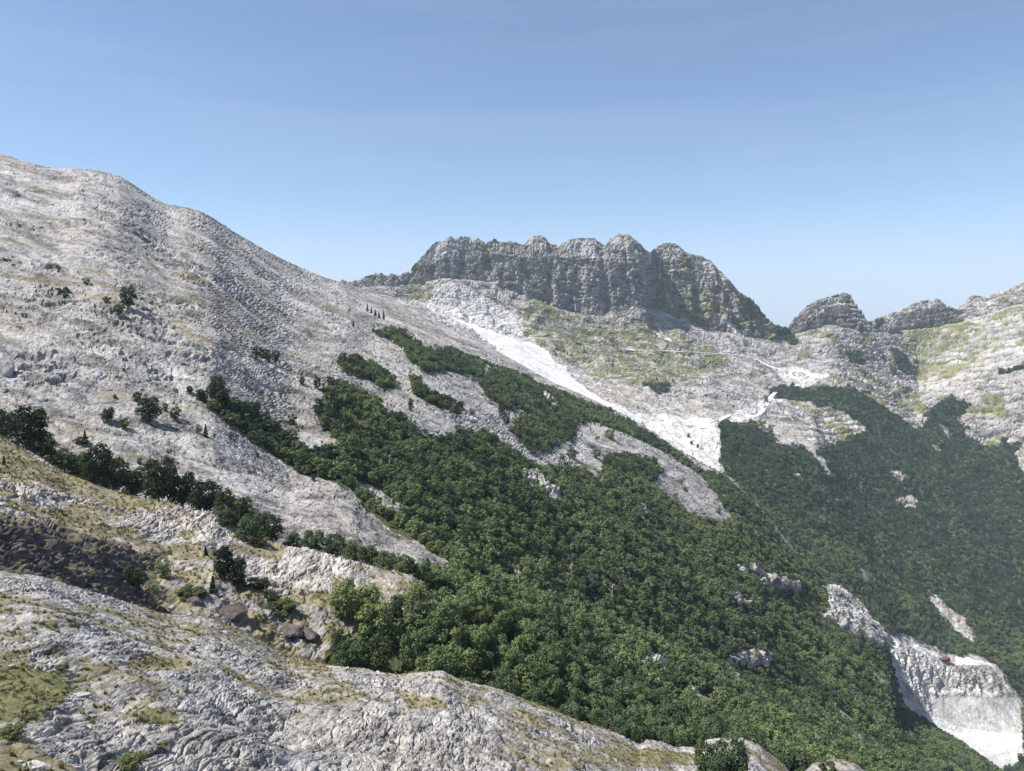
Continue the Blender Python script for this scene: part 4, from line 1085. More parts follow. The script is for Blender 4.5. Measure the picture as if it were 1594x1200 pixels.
single = [
    ('conifer', 320, 864, 849, 9, 'hill', ['knoll'], 'tiny dark conifer on the rock above the big bushy evergreen'),
    ('evergreen', 349, 900, 850, 34, 'hill', ['knoll'], 'large dark evergreen on the grassy ledge beneath the crest'),
    ('evergreen', 371, 916, 868, 24, 'hill', ['knoll'], 'narrow dark evergreen leaning on the large one on the ledge'),
    ('conifer', 331, 925, 895, 15, 'hill', ['knoll'], 'small dark conifer alone above the brown boulder'),
    ('shrub', 401, 919, 899, 40, 'hill', ['knoll'], 'round grey green bush beside the narrow evergreen'),
    ('shrub', 419, 936, 921, 20, 'hill', ['knoll'], 'small round bush on top of the flat green mat'),
    ('shrub', 434, 953, 936, 66, 'hill', ['knoll'], 'flat dark green shrub mat over the rock ledges'),
    ('shrub', 298, 927, 914, 48, 'hill', ['knoll'], 'flat green shrub mat left of the small conifer'),
    ('pale', 254, 899, 861, 28, 'hill', ['knoll'], 'feathery pale green shrub casting a shadow on the grass'),
    ('pale', 238, 924, 902, 26, 'hill', ['knoll'], 'low pale green shrub beside the dark outcrop end'),
    ('evergreen', 206, 928, 880, 32, 'hill', ['knoll'], 'yellowish green evergreen growing against the dark outcrop'),
    ('broad', 540, 962, 905, 54, 'hill', ['knoll'], 'large round dark green tree with its trunk showing on dry grass'),
    ('broad', 574, 970, 913, 52, 'hill', ['knoll'], 'round tree merged with the right side of the large round one'),
    ('evergreen', 618, 970, 926, 30, 'hill', ['knoll'], 'dark tree at the corner of the wood by the round pair'),
    ('broad', 648, 985, 931, 48, 'hill', ['knoll'], 'light green tree behind the corner of the wood'),
    ('broad', 676, 1000, 938, 44, 'hill', ['knoll'], 'fresh green tree above the dry gap in the wood'),
    ('evergreen', 697, 1012, 950, 52, 'hill', ['knoll'], 'very dark wide tree beside the dry gap in the wood'),
    ('evergreen', 528, 1022, 981, 28, 'hill', ['knoll'], 'dark tree at the upper tip of the lower tree group'),
    ('broad', 546, 1042, 998, 52, 'hill', ['knoll', 'gully'], 'spreading light green tree touching the pale rock crest'),
    ('evergreen', 569, 1000, 978, 17, 'hill', ['knoll'], 'small dark tree poking out above the lower tree group'),
    ('evergreen', 590, 1050, 988, 50, 'hill', ['knoll', 'gully'], 'dark open crowned tree in the lower group above the pale crest'),
    ('broad', 640, 1052, 986, 44, 'hill', ['knoll', 'gully'], 'tall rounded green tree in the lower group by the pale crest'),
    ('broad', 690, 1060, 1008, 54, 'hill', ['knoll', 'gully'], 'wide dark green tree where the pale crest rises again'),
    ('conifer', 6, 722, 708, 7, 'hill', ['knoll'], 'tiny lone conifer on the dry yellow grass'),
    ('evergreen', 199, 481, 445, 26, 'mountain_slope', ['spur'], 'lone dark tree by a small cliff high on the pale rocky slope'),
    ('evergreen', 185, 491, 474, 18, 'mountain_slope', ['spur'], 'small dark tree below the lone tree high on the slope'),
    ('shrub', 99, 462, 445, 24, 'mountain_slope', ['spur'], 'dark spreading bush alone high on the pale slope'),
    ('shrub', 134, 443, 431, 12, 'mountain_slope', ['spur'], 'tiny olive bush, highest one on the pale slope'),
    ('shrub', 166, 472, 460, 14, 'mountain_slope', ['spur'], 'small dark bush beside the lone tree high on the slope'),
    ('evergreen', 232, 657, 616, 36, 'mountain_slope', ['spur'], 'dark leafy tree throwing a blue shadow on pale rubble'),
    ('shrub', 214, 625, 609, 16, 'mountain_slope', ['spur'], 'bush just above the dark leafy tree on the rubble'),
    ('evergreen', 168, 656, 634, 20, 'mountain_slope', ['spur', 'hump', 'back'], 'small tree on stony ground left of the dark leafy tree'),
    ('shrub', 193, 668, 650, 14, 'mountain_slope', ['spur', 'hump', 'back'], 'thin bush right of the small tree on stony ground'),
    ('shrub', 272, 653, 632, 18, 'mountain_slope', ['spur'], 'upright green bush on the shoulder right of the dark leafy tree'),
    ('shrub', 257, 640, 626, 10, 'mountain_slope', ['spur'], 'pale little bush between the leafy tree and the upright bush'),
    ('pale', 309, 675, 658, 11, 'mountain_slope', ['spur'], 'pale green bush beside a small dark conifer on bare rock'),
    ('conifer', 320, 680, 660, 10, 'mountain_slope', ['spur'], 'small dark conifer with a long shadow on bare rock'),
    ('conifer', 132, 690, 668, 8, 'mountain_slope', ['spur', 'hump', 'back'], 'slim little conifer rising from a low bush on the slope'),
    ('shrub', 127, 690, 679, 26, 'mountain_slope', ['spur', 'hump', 'back'], 'low flat bush round the slim little conifer'),
    ('shrub', 217, 722, 712, 9, 'mountain_slope', ['spur', 'hump', 'back'], 'small bush on rock just above the dark row'),
    ('evergreen', 397, 561, 539, 15, 'mountain_slope', ['spur'], 'leftmost dark tree of the tight clump on the open slope'),
    ('evergreen', 409, 562, 541, 14, 'mountain_slope', ['spur'], 'middle dark tree of the tight clump on the open slope'),
    ('evergreen', 418, 563, 543, 12, 'mountain_slope', ['spur'], 'small tree squeezed in the right half of the tight clump'),
    ('evergreen', 429, 566, 545, 15, 'mountain_slope', ['spur'], 'rightmost dark tree of the tight clump on the open slope'),
    ('shrub', 300, 482, 476, 6, 'mountain_slope', ['spur'], 'dark dot of a bush alone right of the small cliff'),
    ('shrub', 363, 529, 522, 7, 'mountain_slope', ['spur'], 'dark dot of a bush uphill from the tight clump'),
    ('shrub', 437, 620, 608, 7, 'mountain_slope', ['spur'], 'small grey bush on bare rock below the tight clump'),
    ('shrub', 423, 616, 611, 8, 'mountain_slope', ['spur'], 'low bush left of the small grey bush on bare rock'),
    ('evergreen', 336, 625, 583, 28, 'mountain_slope', ['spur'], 'tall dark pine shape at the top of the descending band'),
    ('evergreen', 344, 634, 604, 32, 'mountain_slope', ['spur'], 'dark tree just below the top of the descending band'),
    ('shrub', 295, 612, 600, 12, 'mountain_slope', ['spur'], 'low bush at the uppermost tip of the descending band'),
    ('shrub', 312, 622, 606, 16, 'mountain_slope', ['spur'], 'bush between the low tip bush and the tall pine'),
    ('evergreen', 380, 652, 622, 24, 'mountain_slope', ['spur'], 'dark tree standing in the middle of the descending band'),
    ('evergreen', 396, 655, 624, 24, 'mountain_slope', ['spur'], 'rounded tree on the upper side of the descending band'),
    ('conifer', 550, 509, 498, 6, 'mountain_slope', ['spur'], 'tiny conifer alone on the rock shoulder'),
    ('conifer', 572, 484, 473, 5, 'mountain_slope', ['spur'], 'uppermost conifer of the short line near the saddle'),
    ('conifer', 578, 488, 477, 5, 'mountain_slope', ['spur'], 'second conifer of the short line near the saddle'),
    ('conifer', 584, 492, 481, 6, 'mountain_slope', ['spur'], 'third conifer of the short line near the saddle'),
    ('conifer', 590, 495, 485, 6, 'mountain_slope', ['spur'], 'fourth conifer of the short line near the saddle'),
    ('conifer', 597, 496, 482, 5, 'mountain_slope', ['spur'], 'lowest and tallest conifer of the short line near the saddle'),
    ('evergreen', 470, 600, 585, 10, 'mountain_slope', ['spur'], 'small tree at the left end of the dotted line of trees'),
    ('evergreen', 494, 606, 586, 12, 'mountain_slope', ['spur'], 'second tree of the dotted line on the slope'),
    ('evergreen', 515, 602, 585, 14, 'mountain_slope', ['spur'], 'third tree of the dotted line on the slope'),
    ('evergreen', 497, 655, 618, 18, 'mountain_slope', ['spur'], 'dark upright tree left of the tall green one'),
    ('evergreen', 520, 660, 604, 28, 'mountain_slope', ['spur'], 'tall green tree among bare rock above the wood'),
    ('shrub', 454, 660, 642, 15, 'mountain_slope', ['spur'], 'bush on the rock above the descending band'),
    ('evergreen', 534, 569, 548, 13, 'mountain_slope', ['spur'], 'dark tree beside the left edge of the small copse'),
    ('evergreen', 640, 640, 620, 10, 'mountain_slope', ['spur'], 'small tree alone on the long pale rock rib'),
    ('shrub', 712, 668, 660, 9, 'mountain_slope', ['spur'], 'low bush on the long pale rock rib'),
    ('shrub', 735, 645, 634, 12, 'mountain_slope', ['spur'], 'bush at the lower edge of the pale rib'),
    ('evergreen', 781, 650, 625, 14, 'mountain_slope', ['spur'], 'upper tree of three at the end of the pale rib'),
    ('evergreen', 788, 662, 640, 14, 'mountain_slope', ['spur'], 'lower tree of three at the end of the pale rib'),
    ('broad', 890, 714, 697, 18, 'mountain_slope', ['spur'], 'round bushy tree alone on the pale bald patch'),
    ('shrub', 876, 716, 704, 12, 'mountain_slope', ['spur'], 'light bush beside the round tree on the bald patch'),
    ('shrub', 930, 686, 677, 8, 'mountain_slope', ['spur'], 'little bush on the upper bald patch'),
    ('broad', 928, 714, 699, 16, 'mountain_slope', ['spur'], 'tree at the lower right of the bald patch'),
    ('broad', 948, 682, 668, 18, 'mountain_slope', ['spur'], 'tree on the upper right of the bald patch'),
    ('shrub', 1020, 722, 710, 9, 'mountain_slope', ['spur'], 'bush on the narrow pale strip right of the bald patch'),
    ('shrub', 1060, 754, 745, 7, 'mountain_slope', ['spur'], 'bush in the middle of the lower bald dome'),
    ('shrub', 1068, 766, 755, 9, 'mountain_slope', ['spur'], 'second bush down the lower bald dome'),
    ('shrub', 1052, 776, 766, 8, 'mountain_slope', ['spur'], 'bush on the lower left side of the bald dome'),
    ('shrub', 1118, 800, 788, 10, 'mountain_slope', ['spur'], 'bush at the right foot of the bald dome'),
    ('shrub', 18, 1150, 1128, 40, 'rocky_ground', ['front'], 'dark green bush at the edge of the green grass patch'),
    ('shrub', 98, 1042, 1032, 20, 'rocky_ground', ['front'], 'small dark bush above the green grass patch'),
    ('shrub', 205, 1194, 1172, 46, 'rocky_ground', ['front'], 'olive green bush among the lowest grey rocks'),
    ('shrub', 252, 1164, 1154, 20, 'rocky_ground', ['front'], 'tiny flat bush right above the olive bush'),
    ('shrub', 301, 1014, 1006, 10, 'rocky_ground', ['front'], 'little brown green bush beside the dark hole in the rock'),
    ('shrub', 115, 978, 969, 20, 'rocky_ground', ['front'], 'low tuft on the pale slab under the dark outcrop'),
    ('broad', 1140, 1215, 1150, 56, 'rocky_ground', ['front'], 'leafy tree growing in front of the last pale rock'),
    ('broad', 1098, 1206, 1150, 40, 'rocky_ground', ['front'], 'leafy tree in the notch between the last two pale rocks'),
    ('broad', 1118, 1216, 1172, 44, 'rocky_ground', ['front'], 'low leafy tree between the two trees by the last rock'),
    ('shrub', 1288, 1212, 1184, 32, 'rocky_ground', ['front'], 'round bush at the bottom edge on a pale rock hump'),
    ('evergreen', 990, 1152, 1134, 16, 'rocky_ground', ['front', 'gully'], 'dark bush behind the pale crest near its lower end'),
]
for kind, u, vb, vt, w, g, ln, lab in single:
    put(kind, u, vb, vt, w, g, lab, None, ln)

far_single = [
    ('evergreen', 1062, 481, 474, 12, 'mountain', 'small tree above the dark clump on the far humped mountain'), ('evergreen', 1076, 502, 484, 14, 'mountain', 'left tree of the dark clump under the far cliffs'), ('evergreen', 1090, 508, 488, 18, 'mountain', 'right tree of the dark clump under the far cliffs'),
    ('evergreen', 1106, 500, 494, 7, 'mountain', 'tiny tree right of the dark clump under the far cliffs'), ('evergreen', 1140, 506, 492, 9, 'mountain', 'tree left of the dark patch on the far shoulder'), ('evergreen', 1147, 515, 494, 10, 'mountain', 'tallest tree below the dark patch on the far shoulder'),
    ('evergreen', 1154, 520, 504, 10, 'mountain', 'lowest tree below the dark patch on the far shoulder'), ('evergreen', 1260, 512, 496, 10, 'mountain', 'tree at the left foot of the pointed grey peak'), ('evergreen', 1340, 520, 506, 7, 'mountain', 'upper tree on the right foot of the pointed grey peak'),
    ('evergreen', 1368, 508, 496, 12, 'mountain', 'tree at the left end of the jagged low ridge'), ('evergreen', 1376, 560, 552, 8, 'mountain', 'tree left of the strip of trees in the far gully'), ('evergreen', 1391, 582, 570, 12, 'mountain', 'tree below the strip of trees in the far gully'),
    ('evergreen', 1560, 582, 572, 14, 'mountain', 'round tree on the right hand pale slope'), ('evergreen', 1048, 596, 590, 5, 'mountain', 'little tree right of the small wood in the grey hollow'), ('evergreen', 1192, 625, 615, 8, 'mountain', 'bush below the bend of the white road'),
    ('evergreen', 1076, 692, 686, 6, 'valley_ground', 'bush at the upper edge of the white chute'), ('evergreen', 1086, 698, 691, 6, 'valley_ground', 'second bush down the white chute'), ('evergreen', 1072, 681, 675, 6, 'valley_ground', 'dark bush above the white chute rim'),
    ('broad', 1130, 664, 655, 9, 'valley_ground', 'tree at the corner where the road leaves the wood'), ('broad', 1186, 668, 652, 14, 'valley_ground', 'tree on the bare ground left of the pale dome'), ('broad', 1200, 676, 660, 12, 'valley_ground', 'second tree left of the pale dome in the valley'),
]
for kind, u, vb, vt, w, g, lab in far_single:
    put(kind, u, vb, vt, w, g, lab)

# ------------------------------------------------------------------ the woods
def scatter(g, dens, h_m, seed, quad_rows=1):
    r = np.random.default_rng(seed)
    tr = terrain[g]
    P, Fm = tr['P'], tr['forest']
    c0 = np.where((U > -80) & (U < 1680) & (np.abs(theta) < 1.2))[0]
    a, b = c0[0], c0[-1]
    A = P[:-1, a:b]; B = P[:-1, a + 1:b + 1]; Cc = P[1:, a:b]
    area = np.abs((B[..., 0] - A[..., 0]) * (Cc[..., 1] - A[..., 1]) - (B[..., 1] - A[..., 1]) * (Cc[..., 0] - A[..., 0]))
    fm = Fm[:-1, a:b]
    n = r.poisson(np.minimum(area * dens, 60) * (fm > 0.5))
    ii, jj = np.nonzero(n)
    rep = n[ii, jj]
    ii = np.repeat(ii, rep); jj = np.repeat(jj, rep)
    s_, t_ = r.random(len(ii))[:, None], r.random(len(ii))[:, None]
    pos = A[ii, jj] + (B[ii, jj] - A[ii, jj]) * s_ + (Cc[ii, jj] - A[ii, jj]) * t_
    # thin out: one tree per small cell, in random order
    perm = r.permutation(len(pos))
    pos, ii, jj = pos[perm], ii[perm], jj[perm]
    cell = 0.62 / math.sqrt(dens)
    key = np.floor(pos[:, 0] / cell).astype(np.int64) * 1000003 + np.floor(pos[:, 1] / cell).astype(np.int64)
    _, first = np.unique(key, return_index=True)
    pos, ii, jj = pos[first], ii[first], jj[first]
    h = h_m * r.uniform(0.55, 1.35, len(pos)) * (0.85 + 0.35 * fbm(pos / 40, 2))
    u, v = proj(pos)
    vtop = v - h / np.maximum(pos[:, 1], 1) * F
    rm = runmin[np.maximum(off[g] + ii - 3, 0), jj + a]
    vis = (vtop < rm + 1.5) & (vtop < 1215) & (u > -40) & (u < 1640)
    for (mx, my, mr) in MADE:
        vis &= ((pos[:, 0] - mx) ** 2 + (pos[:, 1] - my) ** 2) > (mr * 0.9) ** 2
    return pos[vis], h[vis]

wood = [scatter('hill', 1 / 8.5, 5.6, 1), scatter('mountain_slope', 1 / 8.5, 5.2, 2), scatter('valley_ground', 1 / 13.0, 6.6, 3), scatter('mountain', 1 / 14.0, 7.2, 4)]
pos = np.concatenate([w[0] for w in wood])
hts = np.concatenate([w[1] for w in wood])
size_px = hts / pos[:, 1]
order = np.argsort(-size_px)
N_SINGLE = 300 - sum(1 for o in bpy.data.objects if o.name.startswith('broadleaf_tree'))
rw = np.random.default_rng(77)
for i in order[:N_SINGLE]:
    p = pos[i]
    h = float(hts[i])
    w = h * rw.uniform(0.85, 1.15)
    lo = p[1] < 150
    plant('broadleaf_tree', BROAD_NEAR[i % 3] if p[1] < 190 else BROAD_MID[i % 5], TRUNKS[i % 3], (float(p[0]), float(p[1]), float(p[2]) - 0.05 * h), w, h,
          'leafy green tree in the dense wood above the pale crest', 'tree', 'trees at the lower edge of the dense wood')
rest = order[N_SINGLE:]
print('wood trees', len(pos))

def instanced_wood(name, pts, h, sources, label, seed, wide=1.0):
    r = np.random.default_rng(seed)
    n = len(pts)
    me = bpy.data.meshes.new(name)
    me.vertices.add(n)
    pp = pts.copy()
    pp[:, 2] -= 0.06 * h
    me.vertices.foreach_set('co', pp.astype(np.float32).ravel())
    w = h * r.uniform(0.85, 1.2, n) * wide
    a = me.attributes.new('size', 'FLOAT_VECTOR', 'POINT')
    a.data.foreach_set('vector', np.stack([w, w, h], 1).astype(np.float32).ravel())
    a = me.attributes.new('turn', 'FLOAT_VECTOR', 'POINT')
    a.data.foreach_set('vector', np.stack([r.normal(size=n) * 0.06, r.normal(size=n) * 0.06, r.uniform(0, 6.28, n)], 1).astype(np.float32).ravel())
    a = me.attributes.new('pick', 'INT', 'POINT')
    a.data.foreach_set('value', r.integers(0, len(sources), n).astype(np.int32))
    o = bpy.data.objects.new(name, me)
    col.objects.link(o)
    ng = bpy.data.node_groups.new(name, 'GeometryNodeTree')
    ng.interface.new_socket('Geometry', in_out='INPUT', socket_type='NodeSocketGeometry')
    ng.interface.new_socket('Geometry', in_out='OUTPUT', socket_type='NodeSocketGeometry')
    N = ng.nodes.new
    gi, go = N('NodeGroupInput'), N('NodeGroupOutput')
    iop = N('GeometryNodeInstanceOnPoints')
    jn = N('GeometryNodeJoinGeometry')
    for s_ in sources:
        oi = N('GeometryNodeObjectInfo')
        oi.transform_space = 'ORIGINAL'
        oi.inputs['Object'].default_value = s_
        oi.inputs['As Instance'].default_value = True
        ng.links.new(oi.outputs['Geometry'], jn.inputs[0])
    def named(nm, typ):
        x = N('GeometryNodeInputNamedAttribute')
        x.data_type = typ
        x.inputs['Name'].default_value = nm
        return x.outputs['Attribute']
    ng.links.new(gi.outputs[0], iop.inputs['Points'])
    ng.links.new(jn.outputs[0], iop.inputs['Instance'])
    iop.inputs['Pick Instance'].default_value = True
    ng.links.new(named('pick', 'INT'), iop.inputs['Instance Index'])
    ng.links.new(named('turn', 'FLOAT_VECTOR'), iop.inputs['Rotation'])
    ng.links.new(named('size', 'FLOAT_VECTOR'), iop.inputs['Scale'])
    ng.links.new(iop.outputs[0], go.inputs[0])
    md = o.modifiers.new('wood', 'NODES')
    md.node_group = ng
    tag(o, label, 'forest', None, 'stuff')
    return o

def crown_of(meshes):
    res = []
    for m in meshes:
        for o in bpy.data.objects:
            if o.data is m:
                res.append(o)
                break
    return res

src_mid = crown_of(BROAD_MID)
src_far = crown_of(DARK_MID) + crown_of(BROAD_MID[:1])  # mostly dark crowns: shade of the averted valley slope put into leaf colour
src_mix = src_mid + crown_of(DARK_MID[:1])
nearw = rest[pos[rest, 1] < 1180]
farw = rest[pos[rest, 1] >= 1180]
upper = (pos[nearw, 1] > 560)
instanced_wood('forest', pos[nearw], hts[nearw], src_mix, 'dense green wood covering the long middle slope', 5)
instanced_wood('far_forest', pos[farw], hts[farw], src_far, 'hazy dark green wood in the far valley', 6, 1.25)

# low scrub thinning out from the edge of the wood over the bare rock
def scrub_points(g, edge_dens, open_dens, h_m, seed, k=9):
    r = np.random.default_rng(seed)
    tr = terrain[g]
    P, Fm = tr['P'], tr['forest']
    near = blur(Fm.astype(np.float64), k)
    c0 = np.where((U > -40) & (U < 1640) & (np.abs(theta) < 1.2))[0]
    a, b = c0[0], c0[-1]
    A = P[:-1, a:b]; B = P[:-1, a + 1:b + 1]; C3 = P[1:, a:b]
    area = np.abs((B[..., 0] - A[..., 0]) * (C3[..., 1] - A[..., 1]) - (B[..., 1] - A[..., 1]) * (C3[..., 0] - A[..., 0]))
    nm = near[:-1, a:b]
    ok = (Fm[:-1, a:b] < 0.5) & (tr['mask'][:-1, a:b, 2] < 0.5)
    clump = smooth(fbm(A.reshape(-1, 3).astype(np.float32) / 22, 3), 0.0, 0.4).reshape(nm.shape)
    dens = edge_dens * smooth(nm, 0.03, 0.45) + open_dens * clump
    hid = allV[off[g]:off[g] + P.shape[0]][:-1, a:b] > runmin[off[g]:off[g] + P.shape[0]][:-1, a:b] + 3
    n = r.poisson(np.minimum(area * dens * ok * ~hid, 4))
    ii, jj = np.nonzero(n)
    p_ = A[ii, jj] + (B[ii, jj] - A[ii, jj]) * r.random((len(ii), 1))
    h = h_m * r.uniform(0.25, 1.0, len(ii)) ** 1.3 * (0.45 + 0.9 * nm[ii, jj])
    return p_, h

sp = [scrub_points('mountain_slope', 1 / 22, 1 / 170, 3.6, 31), scrub_points('hill', 1 / 40, 1 / 160, 1.6, 32), scrub_points('valley_ground', 1 / 60, 1 / 700, 4.5, 33, 6), scrub_points('mountain', 1 / 80, 1 / 1500, 5.0, 34, 5)]
scp = np.concatenate([a for a, _ in sp]); sch = np.concatenate([b for _, b in sp])
print('scrub', len(scp))
instanced_wood('scrub', scp, sch, src_mid[:2] + crown_of(DARK_MID), 'low scattered scrub thinning out over the pale rock', 35)['category'] = 'scrub'

# pale dead trees among the green ones
dead_meshes = [tube_mesh('bare_branches', dead_mesh(300 + i), M_DEAD, 4) for i in range(3)]
dead = [(783, 925, 26, 'pale dead tree standing above the yellow green trees'), (808, 938, 40, 'tall pale dead tree beside the other pale dead tree'), (893, 905, 24, 'thin dead tree near the middle of the wood'), (955, 940, 26, 'grey dead tree in the thin part of the wood'),
        (1150, 1076, 22, 'bare dead tree below the two pale rocks in the wood'), (1222, 1092, 16, 'small bare dead tree right of the taller dead one'), (1208, 1122, 16, 'bleached dead stem in the lower wood'), (1300, 1112, 14, 'small bleached dead tree at the right of the lower wood'),
        (1270, 1168, 24, 'bare dead tree near the bottom edge of the wood'), (1342, 1176, 26, 'bare dead tree above the last round bush'), (606, 735, 22, 'pale dead tree near the upper edge of the green wood'), (720, 870, 20, 'dead tree by the end of the grey hump')]
for i, (u, vb, hp, lab) in enumerate(dead):
    p = ground_at(u, vb, 'mountain_slope')
    h = hp / F * p.y
    e = bpy.data.objects.new('dead_tree', None)
    col.objects.link(e)
    e.location = (p.x, p.y, p.z + 0.25 * h)
    e.scale = (h, h, h)
    e.rotation_euler = (0, 0, i * 1.7)
    tag(e, lab, 'tree', 'bare dead trees in the wood')
    link('branches', dead_meshes[i % 3], e)

# ------------------------------------------------------------------ grass tufts on the near ground
def grass_material(name, c0, c1, c2):
    m = bpy.data.materials.new(name)
    m.use_nodes = True
    nt = m.node_tree
    nt.nodes.clear()
    k = NT(nt)
    out = k.n('ShaderNodeOutputMaterial')
    oi = k.n('ShaderNodeObjectInfo')
    pn = k.noise(oi.outputs['Location'], 0.18, 4, 0.6)
    v = k.math('ADD', k.math('MULTIPLY', pn, 0.9), k.math('MULTIPLY', oi.outputs['Random'], 0.35))
    d = k.n('ShaderNodeBsdfDiffuse')
    k.l(k.ramp(v, [(0.35, c0), (0.6, c1), (0.85, c2)]), d.inputs[0])
    k.l(d.outputs[0], out.inputs[0])
    return m

M_DRYG = grass_material('dry_grass', (0.15, 0.135, 0.075), (0.225, 0.197, 0.118), (0.32, 0.28, 0.18))
M_GRNG = grass_material('green_grass', (0.10, 0.112, 0.042), (0.155, 0.158, 0.065), (0.22, 0.20, 0.10))

def tuft_mesh(name, seed, mat, n=26):
    r = np.random.default_rng(seed)
    V, Fc = [], []
    for i in range(n):
        a = r.uniform(0, 6.28); l = r.uniform(0.5, 1.0); b0 = r.normal(size=2) * 0.18
        lean = r.uniform(0.15, 0.75)
        dx, dy = math.cos(a), math.sin(a)
        w = 0.055
        k = len(V)
        V += [(b0[0] - dy * w, b0[1] + dx * w, -0.1), (b0[0] + dy * w, b0[1] - dx * w, -0.1),
              (b0[0] + dx * lean * 0.4 * l + dy * w * 0.7, b0[1] + dy * lean * 0.4 * l - dx * w * 0.7, 0.6 * l), (b0[0] + dx * lean * 0.4 * l - dy * w * 0.7, b0[1] + dy * lean * 0.4 * l + dx * w * 0.7, 0.6 * l),
              (b0[0] + dx * lean * l, b0[1] + dy * lean * l, 0.85 * l)]
        Fc += [(k, k + 1, k + 2, k + 3), (k + 3, k + 2, k + 4)]
    return mesh_from(name, V, Fc, mat)

def tuft(u, v, g, me, size, label):
    p = ground_at(u, v, g)
    o = link('grass_tuft', me, None, p)
    o.scale = (size, size, size * 0.8)
    tag(o, label, 'grass')
    return o

tufts = [tuft(40, 1110, 'rocky_ground', tuft_mesh('grass_tuft', 1, M_GRNG), 0.55, 'tall green grass tuft at the lower edge of the green patch'),
         tuft(238, 1045, 'rocky_ground', tuft_mesh('grass_tuft', 2, M_DRYG), 0.55, 'straw coloured grass tuft in the dry hollow of the grey rock')]

def grass_points(g, dens, seed, far=260):
    r = np.random.default_rng(seed)
    tr = terrain[g]
    P, mk = tr['P'], tr['mask']
    c0 = np.where((U > -60) & (U < 1660) & (np.abs(theta) < 1.2))[0]
    a, b = c0[0], c0[-1]
    A = P[:-1, a:b]; B = P[:-1, a + 1:b + 1]; C3 = P[1:, a:b]
    area = np.abs((B[..., 0] - A[..., 0]) * (C3[..., 1] - A[..., 1]) - (B[..., 1] - A[..., 1]) * (C3[..., 0] - A[..., 0]))
    m = np.clip(mk[:-1, a:b, 0] * 0.8 + mk[:-1, a:b, 1] * 1.0, 0, 1.2)
    m = np.where(mk[:-1, a:b, 3] > 1.5, 0, m)
    m = np.where((A[..., 1] > far) | (A[..., 1] < 12), 0, smooth(m, 0.35, 0.95))
    hid = allV[off[g]:off[g] + P.shape[0]][:-1, a:b] > runmin[off[g]:off[g] + P.shape[0]][:-1, a:b] + 3
    n = r.poisson(np.minimum(area * dens * m * ~hid, 6))
    ii, jj = np.nonzero(n)
    rep = n[ii, jj]
    ii = np.repeat(ii, rep); jj = np.repeat(jj, rep)
    s_, t_ = r.random(len(ii))[:, None], r.random(len(ii))[:, None]
    pos_ = A[ii, jj] + (B[ii, jj] - A[ii, jj]) * s_ + (C3[ii, jj] - A[ii, jj]) * t_
    gm = mk[ii, a + jj, 1] > mk[ii, a + jj, 0] * 0.9
    return pos_, gm
ga, gma = grass_points('rocky_ground', 2.4, 21)
gb, gmb = grass_points('hill', 0.8, 22)
gp = np.concatenate([ga, gb]); gm = np.concatenate([gma, gmb])
gh = np.concatenate([RNG.uniform(0.16, 0.42, len(ga)), RNG.uniform(0.3, 0.7, len(gb))])
print('grass', len(gp))
grass = instanced_wood('grass', gp, gh, tufts, 'dry and green grass tufts between the near rocks', 23)
grass.data.attributes['pick'].data.foreach_set('value', np.where(gm, 0, 1).astype(np.int32))
grass['category'] = 'grass'

# ------------------------------------------------------------------ rocks
def rock_material(name, lo, hi, scale):
    return plain_material(name, lo, hi, scale, 0.6)

M_BROWN = rock_material('brown_schist', (0.042, 0.037, 0.034), (0.125, 0.110, 0.102), 2.6)
M_SLAB = rock_material('grey_limestone', (0.22, 0.215, 0.21), (0.42, 0.41, 0.40), 3.0)
M_MARBLE = rock_material('cut_marble', (0.55, 0.55, 0.555), (0.74, 0.735, 0.73), 0.15)

def boulder_mesh(name, seed, mat, sub=4, flat=(1, 1, 1), beds=0.0):
    bm = bmesh.new()
    bmesh.ops.create_icosphere(bm, subdivisions=sub, radius=1.0)
    co = np.array([v.co[:] for v in bm.verts], np.float32)
    r = np.random.default_rng(seed)
    # cut by random planes, as broken stone
    for _ in range(24):
        nrm = r.normal(size=3); nrm /= np.linalg.norm(nrm)
        dd = r.uniform(0.42, 0.80)
        ov = co @ nrm - dd
        co -= np.where(ov > 0, ov * 0.92, 0)[:, None] * nrm
    co += (fbm(co * 2.6 + seed, 4, 0.6) * 0.13)[:, None] * co
    if beds:
        z = co[:, 2] * 7 + fbm(co * 1.5, 2) * 0.8
        saw = z - np.floor(z)
        co[:, :2] *= (1 + (saw - 0.5)[:, None] * beds)
    co *= np.array(flat)
    for v, c in zip(bm.verts, co):
        v.co = c
    me = bpy.data.meshes.new(name)
    bm.to_mesh(me); bm.free()
    me.materials.append(mat)
    return me

def stone(u, v, wpx, hpx, g, mat, label, seed, lines=None, beds=0.0, name='boulder', depth=0.8, rot=0.0, tilt=(0, 0), up=0.12):
    p = ground_at(u, v, g, lines)
    w = wpx / F * p.y / 2
    h = hpx / F * p.y / 2
    o = link(name, boulder_mesh(name, seed, mat, 4, (1.15, 1.15 * depth, 1.15 * h / w), beds), None, (p.x, p.y, p.z + h * up))
    o.scale = (w, w, w)
    o.rotation_euler = (tilt[0], tilt[1], rot)
    tag(o, label, 'rock')
    return o

